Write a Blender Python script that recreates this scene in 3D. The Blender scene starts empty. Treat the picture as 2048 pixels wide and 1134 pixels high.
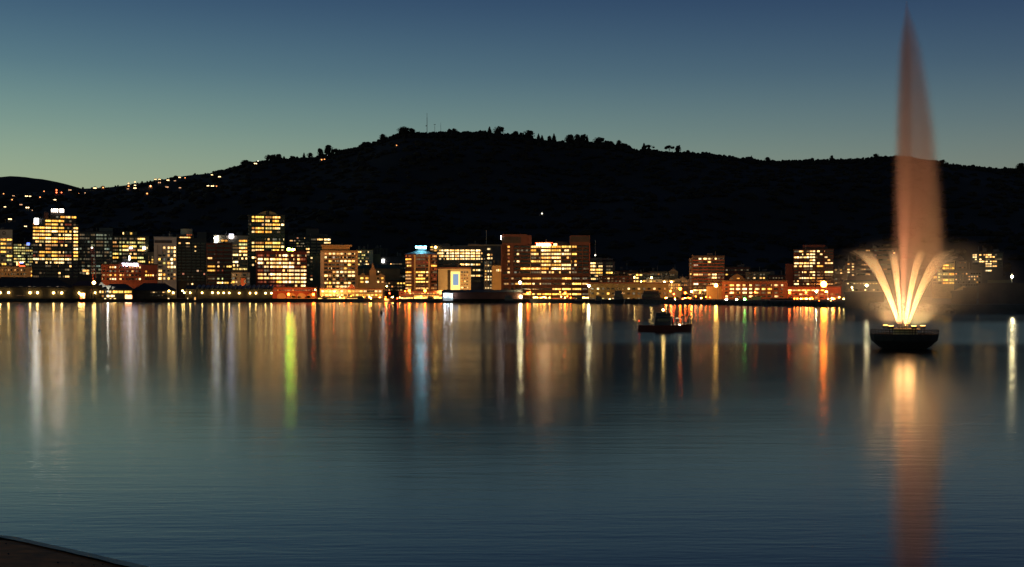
import bpy, bmesh, math, random
from mathutils import Vector, Matrix, noise as mnoise

# ------------------------------------------------------------------ camera, world, exposure
SC = bpy.context.scene
COL = SC.collection
F = 2472.0          # focal length in photograph pixels (2048 wide)
HZ = 590.0          # horizon row
EYE = 4.0           # eye height above the water
cam_d = bpy.data.cameras.new("camera")
cam = bpy.data.objects.new("camera", cam_d)
COL.objects.link(cam)
cam.location = (0, 0, EYE)
cam.rotation_euler = (math.radians(90), 0, 0)
cam_d.sensor_width = 36.0
cam_d.lens = 36.0 * F / 2048.0
cam_d.shift_y = (HZ - 567.0) / 2048.0
cam_d.clip_start = 0.1
cam_d.clip_end = 20000.0
SC.camera = cam

world = bpy.data.worlds.new("World")
SC.world = world
world.use_nodes = True
wn, wl = world.node_tree.nodes, world.node_tree.links
wn.clear()
w_out = wn.new("ShaderNodeOutputWorld")
w_bg = wn.new("ShaderNodeBackground")
w_tc = wn.new("ShaderNodeTexCoord")
w_sep = wn.new("ShaderNodeSeparateXYZ")
w_ramp = wn.new("ShaderNodeValToRGB")
w_x = wn.new("ShaderNodeMapRange")
w_tint = wn.new("ShaderNodeMix"); w_tint.data_type = 'RGBA'
w_mul = wn.new("ShaderNodeMix"); w_mul.data_type = 'RGBA'; w_mul.blend_type = 'MULTIPLY'
w_mul.inputs[0].default_value = 1.0
wl.new(w_tc.outputs["Generated"], w_sep.inputs[0])
wl.new(w_sep.outputs["Z"], w_ramp.inputs[0])
cr = w_ramp.color_ramp
cr.interpolation = 'B_SPLINE'
SKY = [(0.0, (0.33, 0.30, 0.14)), (0.06, (0.35, 0.37, 0.22)), (0.092, (0.30, 0.37, 0.26)), (0.13, (0.185, 0.29, 0.262)),
       (0.175, (0.088, 0.174, 0.228)), (0.235, (0.034, 0.076, 0.158)), (0.33, (0.013, 0.033, 0.088)), (0.6, (0.006, 0.016, 0.045)), (1.0, (0.003, 0.008, 0.024))]
while len(cr.elements) < len(SKY):
    cr.elements.new(0.5)
for e, (p, c) in zip(cr.elements, SKY):
    e.position = p
    e.color = (*c, 1)
w_x.inputs[1].default_value = -0.45; w_x.inputs[2].default_value = 0.45
w_x.inputs[3].default_value = 0.0; w_x.inputs[4].default_value = 1.0
wl.new(w_sep.outputs["X"], w_x.inputs[0])
wl.new(w_x.outputs[0], w_tint.inputs[0])
w_tint.inputs[6].default_value = (1.12, 1.16, 1.10, 1)
w_tint.inputs[7].default_value = (0.60, 0.58, 0.70, 1)
wl.new(w_ramp.outputs[0], w_mul.inputs[6])
wl.new(w_tint.outputs[2], w_mul.inputs[7])
wl.new(w_mul.outputs[2], w_bg.inputs[0])
w_bg.inputs[1].default_value = 0.98
wl.new(w_bg.outputs[0], w_out.inputs[0])

SC.view_settings.view_transform = 'Standard'
SC.view_settings.look = 'None'
SC.view_settings.exposure = 0.0
SC.view_settings.gamma = 1.0
SC.view_settings.use_curve_mapping = False
SC.render.engine = 'CYCLES'
CY = SC.cycles
CY.use_denoising = True
CY.max_bounces = 6
CY.diffuse_bounces = 1
CY.glossy_bounces = 2
CY.transmission_bounces = 2
CY.volume_bounces = 0
CY.transparent_max_bounces = 64
CY.sample_clamp_indirect = 12.0
CY.sample_clamp_direct = 0.0
CY.use_light_tree = True
CY.caustics_reflective = True
CY.caustics_refractive = False
CY.volume_max_steps = 256

R = random.Random(11)
RR = random.Random(23)

# ------------------------------------------------------------------ helpers
def X(px, D): return (px - 1024.0) / F * D
def Z(py, D): return EYE + (HZ - py) / F * D

def mat(name, col, rough=0.8, metal=0.0, var=0.0, scale=0.3, bump=0.0):
    m = bpy.data.materials.new(name); m.use_nodes = True
    nt = m.node_tree; b = nt.nodes["Principled BSDF"]
    b.inputs["Base Color"].default_value = (*col, 1)
    b.inputs["Roughness"].default_value = rough
    b.inputs["Metallic"].default_value = metal
    if var > 0:
        tc = nt.nodes.new("ShaderNodeTexCoord"); n = nt.nodes.new("ShaderNodeTexNoise")
        n.inputs["Scale"].default_value = scale; n.inputs["Detail"].default_value = 6
        r = nt.nodes.new("ShaderNodeValToRGB")
        r.color_ramp.elements[0].position = 0.3; r.color_ramp.elements[1].position = 0.7
        r.color_ramp.elements[0].color = (*[c * (1 - var) for c in col], 1)
        r.color_ramp.elements[1].color = (*[min(1, c * (1 + var)) for c in col], 1)
        nt.links.new(tc.outputs["Object"], n.inputs["Vector"])
        nt.links.new(n.outputs[0], r.inputs[0]); nt.links.new(r.outputs[0], b.inputs["Base Color"])
        if bump:
            bp = nt.nodes.new("ShaderNodeBump"); bp.inputs["Strength"].default_value = bump
            nt.links.new(n.outputs[0], bp.inputs["Height"]); nt.links.new(bp.outputs[0], b.inputs["Normal"])
    return m

def emat(name, col, strength, sample=True):
    m = bpy.data.materials.new(name); m.use_nodes = True
    b = m.node_tree.nodes["Principled BSDF"]
    b.inputs["Base Color"].default_value = (*[c * 0.5 for c in col], 1)
    b.inputs["Emission Color"].default_value = (*col, 1)
    b.inputs["Emission Strength"].default_value = strength
    m.cycles.emission_sampling = 'FRONT_BACK' if sample else 'NONE'
    return m

def wmat(name, colA, colB, strength, off=0.1, pane=1.5, low=0.35):
    """lit office window: each pane has its own lamp level, some panes are off"""
    m = bpy.data.materials.new(name); m.use_nodes = True
    nt = m.node_tree; N, L = nt.nodes, nt.links
    b = N["Principled BSDF"]
    b.inputs["Base Color"].default_value = (0.02, 0.02, 0.025, 1)
    b.inputs["Roughness"].default_value = 0.15
    uv = N.new("ShaderNodeUVMap"); sep = N.new("ShaderNodeSeparateXYZ")
    L.new(uv.outputs[0], sep.inputs[0])
    oi = N.new("ShaderNodeObjectInfo")
    def math_(op, a, c=None):
        n = N.new("ShaderNodeMath"); n.operation = op
        for i, v in enumerate((a, c)):
            if v is None: continue
            if isinstance(v, (int, float)): n.inputs[i].default_value = v
            else: L.new(v, n.inputs[i])
        return n.outputs[0]
    u = math_('DIVIDE', sep.outputs[0], pane)
    cell = math_('FLOOR', u)
    seed = math_('MULTIPLY', oi.outputs["Random"], 371.0)
    cmb = N.new("ShaderNodeCombineXYZ"); L.new(cell, cmb.inputs[0]); L.new(seed, cmb.inputs[1])
    wnz = N.new("ShaderNodeTexWhiteNoise"); wnz.noise_dimensions = '2D'; L.new(cmb.outputs[0], wnz.inputs["Vector"])
    on = math_('GREATER_THAN', wnz.outputs["Value"], off)
    lvl = math_('ADD', math_('MULTIPLY', math_('POWER', wnz.outputs["Value"], 1.5), 1 - low), low)
    fr = math_('FRACT', u)
    mull = math_('GREATER_THAN', fr, 0.14)
    nz = N.new("ShaderNodeTexNoise"); nz.inputs["Scale"].default_value = 1.3; nz.inputs["Detail"].default_value = 3
    c2 = N.new("ShaderNodeCombineXYZ"); L.new(sep.outputs[0], c2.inputs[0]); L.new(sep.outputs[1], c2.inputs[1]); L.new(seed, c2.inputs[2])
    L.new(c2.outputs[0], nz.inputs["Vector"])
    inner = math_('ADD', math_('MULTIPLY', nz.outputs[0], 1.5), 0.2)
    row = math_('ADD', math_('MULTIPLY', oi.outputs["Random"], 0.7), 0.6)
    s = math_('MULTIPLY', math_('MULTIPLY', on, lvl), math_('MULTIPLY', mull, math_('MULTIPLY', inner, row)))
    s = math_('MULTIPLY', s, strength)
    mx = N.new("ShaderNodeMix"); mx.data_type = 'RGBA'
    L.new(wnz.outputs["Color"], mx.inputs[0]) if False else L.new(math_('FRACT', math_('MULTIPLY', wnz.outputs["Value"], 7.31)), mx.inputs[0])
    mx.inputs[6].default_value = (*colA, 1); mx.inputs[7].default_value = (*colB, 1)
    hue = N.new("ShaderNodeMix"); hue.data_type = 'RGBA'; hue.blend_type = 'MULTIPLY'; hue.inputs[0].default_value = 1.0
    hr = N.new("ShaderNodeValToRGB"); L.new(math_('FRACT', math_('MULTIPLY', oi.outputs["Random"], 13.7)), hr.inputs[0])
    hr.color_ramp.elements[0].color = (1, 0.72, 0.5, 1); hr.color_ramp.elements[1].color = (1, 1.05, 1.25, 1)
    L.new(mx.outputs[2], hue.inputs[6]); L.new(hr.outputs[0], hue.inputs[7])
    L.new(hue.outputs[2], b.inputs["Emission Color"]); L.new(s, b.inputs["Emission Strength"])
    m.cycles.emission_sampling = 'NONE'
    return m

class MB:
    def __init__(s): s.v, s.f, s.uv = [], [], []
    def quad(s, a, b, c, d, uv=None):
        i = len(s.v); s.v += [a, b, c, d]; s.f.append((i, i + 1, i + 2, i + 3)); return s
    def face(s, pts):
        i = len(s.v); s.v += list(pts); s.f.append(tuple(range(i, i + len(pts)))); return s
    def box(s, x0, x1, y0, y1, z0, z1):
        p = [(x0, y0, z0), (x1, y0, z0), (x1, y1, z0), (x0, y1, z0), (x0, y0, z1), (x1, y0, z1), (x1, y1, z1), (x0, y1, z1)]
        i = len(s.v); s.v += p
        for q in ((0, 3, 2, 1), (4, 5, 6, 7), (0, 1, 5, 4), (1, 2, 6, 5), (2, 3, 7, 6), (3, 0, 4, 7)):
            s.f.append(tuple(i + k for k in q))
        return s
    def prism(s, poly, z0, z1, top=None):
        """poly list of (x,y) anticlockwise; top: optional list of (x,y) at z1"""
        n = len(poly); i = len(s.v); top = top or poly
        s.v += [(x, y, z0) for x, y in poly] + [(x, y, z1) for x, y in top]
        s.f.append(tuple(i + k for k in reversed(range(n)))); s.f.append(tuple(i + n + k for k in range(n)))
        for k in range(n):
            k2 = (k + 1) % n
            s.f.append((i + k, i + k2, i + n + k2, i + n + k))
        return s
    def extr_y(s, poly, y0, y1):
        """poly of (x,z), extruded along y"""
        n = len(poly); i = len(s.v)
        s.v += [(x, y0, z) for x, z in poly] + [(x, y1, z) for x, z in poly]
        s.f.append(tuple(i + k for k in range(n))); s.f.append(tuple(i + n + k for k in reversed(range(n))))
        for k in range(n):
            k2 = (k + 1) % n
            s.f.append((i + k2, i + k, i + n + k, i + n + k2))
        return s
    def tube(s, pts, rad, n=8, ry=None):
        """pts path; rad radius or list; rings lie across the path"""
        pts = [Vector(p) for p in pts]
        if not isinstance(rad, (list, tuple)): rad = [rad] * len(pts)
        if ry is None: ry = rad
        i0 = len(s.v)
        for k, p in enumerate(pts):
            t = (pts[min(k + 1, len(pts) - 1)] - pts[max(k - 1, 0)]).normalized()
            up = Vector((0, 1, 0)) if abs(t.y) < 0.8 else Vector((0, 0, 1))
            a = t.cross(up).normalized(); b = a.cross(t).normalized()
            for j in range(n):
                th = 2 * math.pi * j / n
                s.v.append(tuple(p + a * math.cos(th) * rad[k] + b * math.sin(th) * ry[k]))
        for k in range(len(pts) - 1):
            for j in range(n):
                j2 = (j + 1) % n
                s.f.append((i0 + k * n + j, i0 + k * n + j2, i0 + (k + 1) * n + j2, i0 + (k + 1) * n + j))
        s.f.append(tuple(i0 + j for j in reversed(range(n))))
        e = i0 + (len(pts) - 1) * n
        s.f.append(tuple(e + j for j in range(n)))
        return s
    def ball(s, c, r, nu=8, nv=5, jit=0.0, rnd=None, sz=1.0):
        i = len(s.v); cx, cy, cz = c
        def rr(): return r * (1 + (rnd.uniform(-jit, jit) if rnd else 0))
        s.v.append((cx, cy, cz + rr() * sz))
        for k in range(1, nv):
            ph = math.pi * k / nv
            for j in range(nu):
                th = 2 * math.pi * (j + 0.5 * (k % 2)) / nu; q = rr()
                s.v.append((cx + q * math.sin(ph) * math.cos(th), cy + q * math.sin(ph) * math.sin(th), cz + q * math.cos(ph) * sz))
        s.v.append((cx, cy, cz - rr() * sz)); last = len(s.v) - 1
        for j in range(nu):
            s.f.append((i, i + 1 + j, i + 1 + (j + 1) % nu))
            b = i + 1 + (nv - 2) * nu
            s.f.append((last, b + (j + 1) % nu, b + j))
        for k in range(nv - 2):
            for j in range(nu):
                a = i + 1 + k * nu
                s.f.append((a + j, a + nu + j, a + nu + (j + 1) % nu, a + (j + 1) % nu))
        return s
    def mesh(s, name, m):
        me = bpy.data.meshes.new(name); me.from_pydata(s.v, [], s.f); me.update()
        if m: me.materials.append(m)
        return me
    def build(s, name, m, parent=None, smooth=False):
        me = s.mesh(name, m)
        if smooth:
            for p in me.polygons: p.use_smooth = True
        return link(name, me, parent)

def link(name, data, parent=None):
    o = bpy.data.objects.new(name, data); COL.objects.link(o)
    if parent is not None: o.parent = parent
    return o

def tag(o, label=None, cat=None, group=None, kind=None):
    if label: o["label"] = label
    if cat: o["category"] = cat
    if group: o["group"] = group
    if kind: o["kind"] = kind
    return o

def thing(name, label, cat, loc=(0, 0, 0), rz=0.0, group=None):
    o = bpy.data.objects.new(name, None); COL.objects.link(o)
    o.location = loc; o.rotation_euler = (0, 0, rz)
    o.empty_display_size = 0.5
    return tag(o, label, cat, group)

def dup(root, loc, rz=0.0, label=None, scale=None):
    r = root.copy(); COL.objects.link(r); r.location = loc; r.rotation_euler = (0, 0, rz)
    if scale: r.scale = scale
    if label: r["label"] = label
    for ch in list(root.children):
        c = ch.copy(); COL.objects.link(c); c.parent = r
        for g in list(ch.children):
            d = g.copy(); COL.objects.link(d); d.parent = c
    return r

# ------------------------------------------------------------------ materials
M = {}
M['concrete'] = mat('concrete', (0.30, 0.28, 0.25), 0.85, var=0.2)
M['concrete_dark'] = mat('concrete_dark', (0.09, 0.085, 0.08), 0.85, var=0.25)
M['black_cladding'] = mat('black_cladding', (0.025, 0.025, 0.028), 0.5, var=0.3)
M['cream'] = mat('cream_render', (0.55, 0.48, 0.33), 0.8, var=0.12)
M['white'] = mat('white_render', (0.62, 0.60, 0.52), 0.8, var=0.1)
M['brick'] = mat('red_brick', (0.28, 0.075, 0.045), 0.85, var=0.25)
M['tan'] = mat('tan_stone', (0.42, 0.29, 0.15), 0.8, var=0.15)
M['green_glass'] = mat('green_grey_cladding', (0.05, 0.065, 0.05), 0.4, var=0.2)
M['olive'] = mat('olive_concrete', (0.16, 0.15, 0.08), 0.8, var=0.2)
M['roof_dark'] = mat('dark_roof', (0.035, 0.03, 0.028), 0.7, var=0.3)
M['roof_green'] = mat('green_copper_roof', (0.05, 0.10, 0.05), 0.7, var=0.2)
M['roof_pale'] = mat('pale_metal_roof', (0.35, 0.38, 0.40), 0.45, var=0.1)
M['glass'] = mat('dark_glass', (0.012, 0.012, 0.016), 0.12)
M['metal'] = mat('grey_metal', (0.20, 0.20, 0.20), 0.45, 0.6)
M['red_steel'] = mat('red_painted_steel', (0.40, 0.07, 0.04), 0.5)
M['black_steel'] = mat('black_painted_steel', (0.022, 0.016, 0.012), 0.8, var=0.3, scale=2.0)
M['timber'] = mat('dark_timber', (0.05, 0.04, 0.03), 0.9, var=0.4)
M['sheet_red'] = mat('rusty_red_sheet', (0.13, 0.05, 0.035), 0.8, var=0.2)
M['fabric'] = mat('white_membrane', (0.7, 0.7, 0.66), 0.7)
M['foliage'] = mat('dark_foliage', (0.011, 0.0065, 0.002), 0.9, var=0.5, scale=0.6)
M['bark'] = mat('bark', (0.06, 0.045, 0.03), 0.95, var=0.3)
M['hull_red'] = mat('red_boat_hull', (0.13, 0.03, 0.018), 0.4, var=0.2)
M['hull_dark'] = mat('dark_boat_hull', (0.03, 0.03, 0.035), 0.5, var=0.2)
M['cabin'] = mat('boat_cabin', (0.10, 0.09, 0.08), 0.5)

WM = {
    'W': wmat('lit_white_windows', (1.0, 0.82, 0.40), (1.0, 0.54, 0.12), 4.4, 0.04),
    'Y': wmat('lit_yellow_windows', (1.0, 0.66, 0.13), (1.0, 0.46, 0.06), 3.6, 0.05),
    'G': wmat('lit_greenish_windows', (0.80, 0.85, 0.28), (1.0, 0.78, 0.26), 1.8, 0.1),
    'O': wmat('lit_orange_windows', (1.0, 0.45, 0.10), (1.0, 0.55, 0.20), 1.2, 0.1),
    'R': wmat('lit_red_windows', (0.9, 0.12, 0.05), (1.0, 0.3, 0.1), 0.5, 0.1),
    'P': wmat('partly_lit_windows', (1.0, 0.74, 0.30), (1.0, 0.55, 0.16), 2.8, 0.55),
    'd': wmat('dim_windows', (0.65, 0.62, 0.40), (0.7, 0.45, 0.2), 0.30, 0.25),
    'g': wmat('dim_green_windows', (0.45, 0.60, 0.42), (0.6, 0.62, 0.35), 0.50, 0.3),
    'e': wmat('sparse_windows', (0.8, 0.6, 0.35), (0.7, 0.3, 0.2), 0.9, 0.8),
    '.': M['glass'],
}
_wcache = {}
def window_mesh(w, h, key):
    k = (round(w, 1), round(h, 1), key)
    if k in _wcache: return _wcache[k]
    w, h = max(k[0], 0.2), max(k[1], 0.2)
    mb = MB().box(-w / 2, w / 2, -0.12, 0.1, 0, h)
    me = mb.mesh("window", WM[key])
    uvl = me.uv_layers.new(name="UVMap")
    for lp in me.loops:
        c = me.vertices[lp.vertex_index].co
        uvl.data[lp.index].uv = (c.x + w / 2 + c.y * 0.5, c.z)
    _wcache[k] = me
    return me

LETTERS = {}
class Bld:
    """a building whose front face turns towards the bay"""
    def __init__(s, name, label, x0, x1, ytop, D, wall, depth=22.0, yb=None, cat="building", group=None, yaw=0.0, zbase=1.9, body=True):
        s.cx = (x0 + x1) / 2; s.D = D
        s.th = math.atan((s.cx - 1024) / F)
        s.sx = D * math.cos(s.th) / F; s.sz = D / F
        s.z0 = zbase
        s.root = thing(name, label, cat, (X(s.cx, D), D, zbase), -s.th + yaw, group)
        s.depth = depth; s.x0, s.x1, s.ytop = x0, x1, ytop
        s.wall = MB(); s.wm = wall
        if body: s.block(x0, x1, ytop, None)
    def lx(s, px): return (px - s.cx) * s.sx
    def lz(s, py): return Z(py, s.D) - s.z0
    def block(s, x0, x1, yt, yb=None, f=0.0, d=None):
        s.wall.box(s.lx(x0), s.lx(x1), f, f + (d or s.depth), 0 if yb is None else s.lz(yb), s.lz(yt)); return s
    def part(s, name, m, x0, x1, yt, yb, f=0.0, d=6.0):
        o = MB().box(s.lx(x0), s.lx(x1), f, f + d, s.lz(yb), s.lz(yt)).build(name, m, s.root); return o
    def band(s, ya, yb, x0=None, x1=None, out=0.35):
        """string courses on the wall"""
        s.wall.box(s.lx(x0 or s.x0) - 0.01, s.lx(x1 or s.x1) + 0.01, -out, 0.02, s.lz(yb), s.lz(ya))
    def windows(s, rows, bays, pat=None, wts="WYd.", h=3.2, f=0.0, gap=0.6, ledge=True, rnd=None):
        """rows: list of centre rows (px) or (first,last,n); bays: list of (x0,x1) px or (x0,x1,n)"""
        rnd = rnd or R
        if h > 3.2 and ledge: h = 3.2 + (h - 3.2) * 0.25
        if isinstance(rows, tuple):
            a, b, n = rows; rows = [a + (b - a) * i / max(1, n - 1) for i in range(n)]
        if isinstance(bays, tuple):
            a, b, n = bays; st = (b - a) / n; bays = [(a + st * i + gap / 2, a + st * (i + 1) - gap / 2) for i in range(n)]
        for i, ry in enumerate(rows):
            p = pat[i % len(pat)] if pat else None
            for j, (a, b) in enumerate(bays):
                ch = p[j % len(p)] if p else rnd.choice(wts)
                if ch == ' ': continue
                me = window_mesh(abs(s.lx(b) - s.lx(a)), h * s.sz, ch)
                o = bpy.data.objects.new("window", me); COL.objects.link(o)
                o.parent = s.root; o.location = (s.lx((a + b) / 2), f, s.lz(ry + h / 2))
            if ledge:
                z = s.lz(ry + h / 2)
                s.wall.box(s.lx(bays[0][0]) - 0.15, s.lx(bays[-1][1]) + 0.15, f - 0.32, f + 0.02, z - 0.45, z - 0.06)
        if ledge:
            zt, zb = s.lz(rows[0] - h / 2) + 0.3, s.lz(rows[-1] + h / 2) - 0.5
            for a, b in zip(bays[:-1], bays[1:]):
                w = s.lx(b[0]) - s.lx(a[1])
                if 0.15 < w < 3.0:
                    m_ = (s.lx(b[0]) + s.lx(a[1])) / 2
                    s.wall.box(m_ - w * 0.35, m_ + w * 0.35, f - 0.24, f + 0.02, zb, zt)
        return s
    def glyphs(s, name, m, x0, x1, yt, yb, n, f=-0.6, label=None, rnd=None):
        """an illuminated sign whose letters cannot be made out: a row of lit blocks on a rail"""
        rnd = rnd or R
        mb = MB(); st = (x1 - x0) / n
        for i in range(n):
            a, b = s.lx(x0 + st * i) + 0.1, s.lx(x0 + st * (i + 1)) - 0.1
            z0, z1 = s.lz(yb), s.lz(yt); q = rnd.random(); t = (b - a) * 0.3
            mb.box(a, a + t, f, f + 0.3, z0, z1)
            if q < 0.7: mb.box(b - t, b, f, f + 0.3, z0, z1 - (z1 - z0) * rnd.choice((0, 0.3)))
            mb.box(a + t + .01, b - t - .01, f, f + 0.3, z0 + (z1 - z0) * 0.4, z0 + (z1 - z0) * 0.68)
            if q > 0.3: mb.box(a + t + .01, b - t - .01, f, f + 0.3, z1 - (z1 - z0) * 0.25, z1)
            if q > 0.5: mb.box(a + t + .01, b - t - .01, f, f + 0.3, z0, z0 + (z1 - z0) * 0.25)
        o = mb.build(name, m, s.root)
        if label: o["label"] = label
        return o
    def lamp(s, px, py, m, r=0.5, f=-0.8, name="wall_lamp"):
        o = MB().ball((s.lx(px), f, s.lz(py)), r, 8, 6).build(name, m, s.root); return o
    def done(s, roof=None):
        w = s.wall.build("wall", s.wm, s.root)
        # plain parapet and roof slab
        r = MB().box(s.lx(s.x0) - 0.25, s.lx(s.x1) + 0.25, -0.25, s.depth + 0.25, s.lz(s.ytop) + 0.004, s.lz(s.ytop) + 0.6)
        if s.x1 - s.x0 > 18 and s.ytop < 560:
            wd = s.lx(s.x1) - s.lx(s.x0); zt = s.lz(s.ytop) + 0.62
            for k in range(RR.choice((1, 2, 3))):
                a = s.lx(s.x0) + wd * RR.uniform(0.08, 0.75); q = wd * RR.uniform(0.06, 0.18); y_ = RR.uniform(2, s.depth * 0.5)
                MB().box(a, a + q, y_, y_ + 3, zt, zt + RR.uniform(1.2, 2.8)).build('roof_plant', M['concrete_dark'], s.root)
            a = s.lx(s.x0) + wd * RR.uniform(0.2, 0.8); MB().tube([(a, 1.5, zt), (a, 1.5, zt + RR.uniform(2, 5))], 0.12, 5).build('aerial', M['metal'], s.root)
        if roof is not False: r.build("roof", roof or M['roof_dark'], s.root)
        return s

def point(name, loc, col, energy, parent=None, radius=0.5):
    ld = bpy.data.lights.new(name, 'POINT'); ld.energy = energy; ld.color = col; ld.shadow_soft_size = radius
    ld.cycles.max_bounces = 4
    o = bpy.data.objects.new(name, ld); COL.objects.link(o); o.location = loc
    if parent: o.parent = parent
    return o

LM = {
    'warm': emat('warm_lamp', (1.0, 0.64, 0.18), 36),
    'yellow': emat('yellow_lamp', (1.0, 0.50, 0.08), 90),
    'white': emat('white_lamp', (1.0, 0.84, 0.44), 170),
    'cool': emat('cool_lamp', (0.85, 0.95, 1.0), 50),
    'orange': emat('sodium_lamp', (1.0, 0.12, 0.008), 85),
    'big_orange': emat('bright_sodium_lamp', (1.0, 0.20, 0.018), 110),
    'red': emat('red_lamp', (1.0, 0.05, 0.01), 80),
    'green': emat('green_lamp', (0.15, 1.0, 0.12), 110),
    'lime': emat('lime_lamp', (0.52, 1.0, 0.06), 50),
    'house': emat('house_lamp', (1.0, 0.55, 0.25), 4.0),
    'house_white': emat('house_white_lamp', (1.0, 0.9, 0.65), 5.0),
    'sign_white': emat('white_sign', (1.0, 0.98, 0.92), 8),
    'sign_hot': emat('very_bright_sign', (1.0, 0.96, 0.86), 20), 'sign_peach': emat('peach_sign', (1.0, 0.60, 0.30), 14),
    'sign_pink': emat('pink_white_sign', (1.0, 0.82, 0.66), 16),
    'sign_lilac': emat('lilac_white_sign', (0.86, 0.82, 1.0), 7),
    'sign_cyan': emat('cyan_white_sign', (0.25, 0.80, 1.0), 11),
    'sign_blue': emat('blue_sign', (0.15, 0.25, 1.0), 2.5),
    'sign_red': emat('red_sign', (1.0, 0.08, 0.02), 7.0),
    'sign_orange': emat('orange_sign', (1.0, 0.42, 0.16), 5),
    'screen_blue': emat('blue_panel', (0.16, 0.34, 0.62), 0.8),
    'panel_glow': emat('yellow_panel', (1.0, 0.72, 0.22), 1.3),
    'street_glow': emat('shopfront_yellow', (1.0, 0.66, 0.14), 3.5),
}

# ------------------------------------------------------------------ water
def water_mat():
    m = bpy.data.materials.new("harbour_water"); m.use_nodes = True
    nt = m.node_tree; N, L = nt.nodes, nt.links
    N.remove(N["Principled BSDF"]); out = N["Material Output"]
    b = N.new("ShaderNodeBsdfAnisotropic"); b.distribution = 'BECKMANN'
    b.inputs["Anisotropy"].default_value = 0.15
    b.inputs["Color"].default_value = (0.95, 0.97, 1.0, 1)
    deep = N.new("ShaderNodeBsdfDiffuse"); deep.inputs[0].default_value = (0.004, 0.010, 0.012, 1)
    fr = N.new("ShaderNodeFresnel"); fr.inputs[0].default_value = 1.42
    mixs = N.new("ShaderNodeMixShader"); L.new(fr.outputs[0], mixs.inputs[0]); L.new(deep.outputs[0], mixs.inputs[1])
    b2 = N.new("ShaderNodeBsdfAnisotropic"); b2.distribution = 'BECKMANN'; b2.inputs["Roughness"].default_value = 0.255; b2.inputs["Color"].default_value = (0.95, 0.97, 1.0, 1)
    lobes = N.new("ShaderNodeMixShader"); lobes.inputs[0].default_value = 0.11
    L.new(b.outputs[0], lobes.inputs[1]); L.new(b2.outputs[0], lobes.inputs[2]); L.new(lobes.outputs[0], mixs.inputs[2])
    L.new(mixs.outputs[0], out.inputs[0])
    geo = N.new("ShaderNodeNewGeometry")
    def math_(op, a, c=None, d=None):
        n = N.new("ShaderNodeMath"); n.operation = op
        for i, v in enumerate((a, c, d)):
            if v is None: continue
            if isinstance(v, (int, float)): n.inputs[i].default_value = v
            else: L.new(v, n.inputs[i])
        return n.outputs[0]
    tg = N.new("ShaderNodeCombineXYZ"); tg.inputs[0].default_value = 0.0; tg.inputs[1].default_value = 1.0
    L.new(tg.outputs[0], b.inputs["Tangent"])
    # wakes: broad streaks where the water is rougher
    mp = N.new("ShaderNodeMapping"); mp.inputs["Scale"].default_value = (0.006, 0.035, 1)
    L.new(geo.outputs["Position"], mp.inputs[0])
    nz = N.new("ShaderNodeTexNoise"); nz.inputs["Scale"].default_value = 1.0; nz.inputs["Detail"].default_value = 3
    L.new(mp.outputs[0], nz.inputs["Vector"])
    sep = N.new("ShaderNodeSeparateXYZ"); L.new(geo.outputs["Position"], sep.inputs[0])
    # the fountain's and the launch's wake: rougher water between 90 m and 175 m out, east of the middle
    def mr(v, a, b_, c=0.0, d=1.0):
        n = N.new("ShaderNodeMapRange"); n.interpolation_type = 'SMOOTHSTEP'
        L.new(v, n.inputs[0]); n.inputs[1].default_value = a; n.inputs[2].default_value = b_
        n.inputs[3].default_value = c; n.inputs[4].default_value = d
        return n.outputs[0]
    wx = mr(sep.outputs[0], -22.0, 4.0)
    wy = math_('MULTIPLY', mr(sep.outputs[1], 92.0, 108.0), mr(sep.outputs[1], 215.0, 160.0))
    wy = math_('MINIMUM', wy, 1.0)
    wake = math_('MULTIPLY', wx, wy)
    r0 = math_('ADD', 0.152, math_('MULTIPLY', mr(nz.outputs[0], 0.5, 0.72), 0.03))
    rough = math_('ADD', r0, math_('MULTIPLY', wake, 0.06))
    # the water lies calmer under the far quay
    far = mr(sep.outputs[1], 240.0, 420.0)
    rough = math_('SUBTRACT', rough, math_('MULTIPLY', far, 0.02))
    L.new(rough, b.inputs["Roughness"])
    # long-crested ripples
    m2 = N.new("ShaderNodeMapping"); m2.inputs["Scale"].default_value = (0.22, 1.5, 1); m2.inputs["Rotation"].default_value = (0, 0, 0.03)
    L.new(geo.outputs["Position"], m2.inputs[0])
    n2 = N.new("ShaderNodeTexNoise"); n2.inputs["Scale"].default_value = 1.0; n2.inputs["Detail"].default_value = 1.5; n2.inputs["Roughness"].default_value = 0.6
    L.new(m2.outputs[0], n2.inputs["Vector"])
    m3 = N.new("ShaderNodeMapping"); m3.inputs["Scale"].default_value = (0.02, 0.10, 1)
    L.new(geo.outputs["Position"], m3.inputs[0])
    n3 = N.new("ShaderNodeTexNoise"); n3.inputs["Scale"].default_value = 1.0; n3.inputs["Detail"].default_value = 3
    L.new(m3.outputs[0], n3.inputs["Vector"])
    m4 = N.new("ShaderNodeMapping"); m4.inputs["Scale"].default_value = (1.6, 6.0, 1); m4.inputs["Rotation"].default_value = (0, 0, -0.08)
    L.new(geo.outputs["Position"], m4.inputs[0])
    n4 = N.new("ShaderNodeTexNoise"); n4.inputs["Scale"].default_value = 1.0; n4.inputs["Detail"].default_value = 2
    L.new(m4.outputs[0], n4.inputs["Vector"])
    fine = math_('MULTIPLY', math_('MULTIPLY', n4.outputs[0], 0.0030), mr(sep.outputs[1], 90.0, 25.0))
    m5 = N.new("ShaderNodeMapping"); m5.inputs["Scale"].default_value = (0.045, 0.42, 1)
    L.new(geo.outputs["Position"], m5.inputs[0])
    n5 = N.new("ShaderNodeTexNoise"); n5.inputs["Scale"].default_value = 1.0; n5.inputs["Detail"].default_value = 2
    L.new(m5.outputs[0], n5.inputs["Vector"])
    hsum = math_('ADD', fine, math_('MULTIPLY', n5.outputs[0], 0.005))
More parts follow.
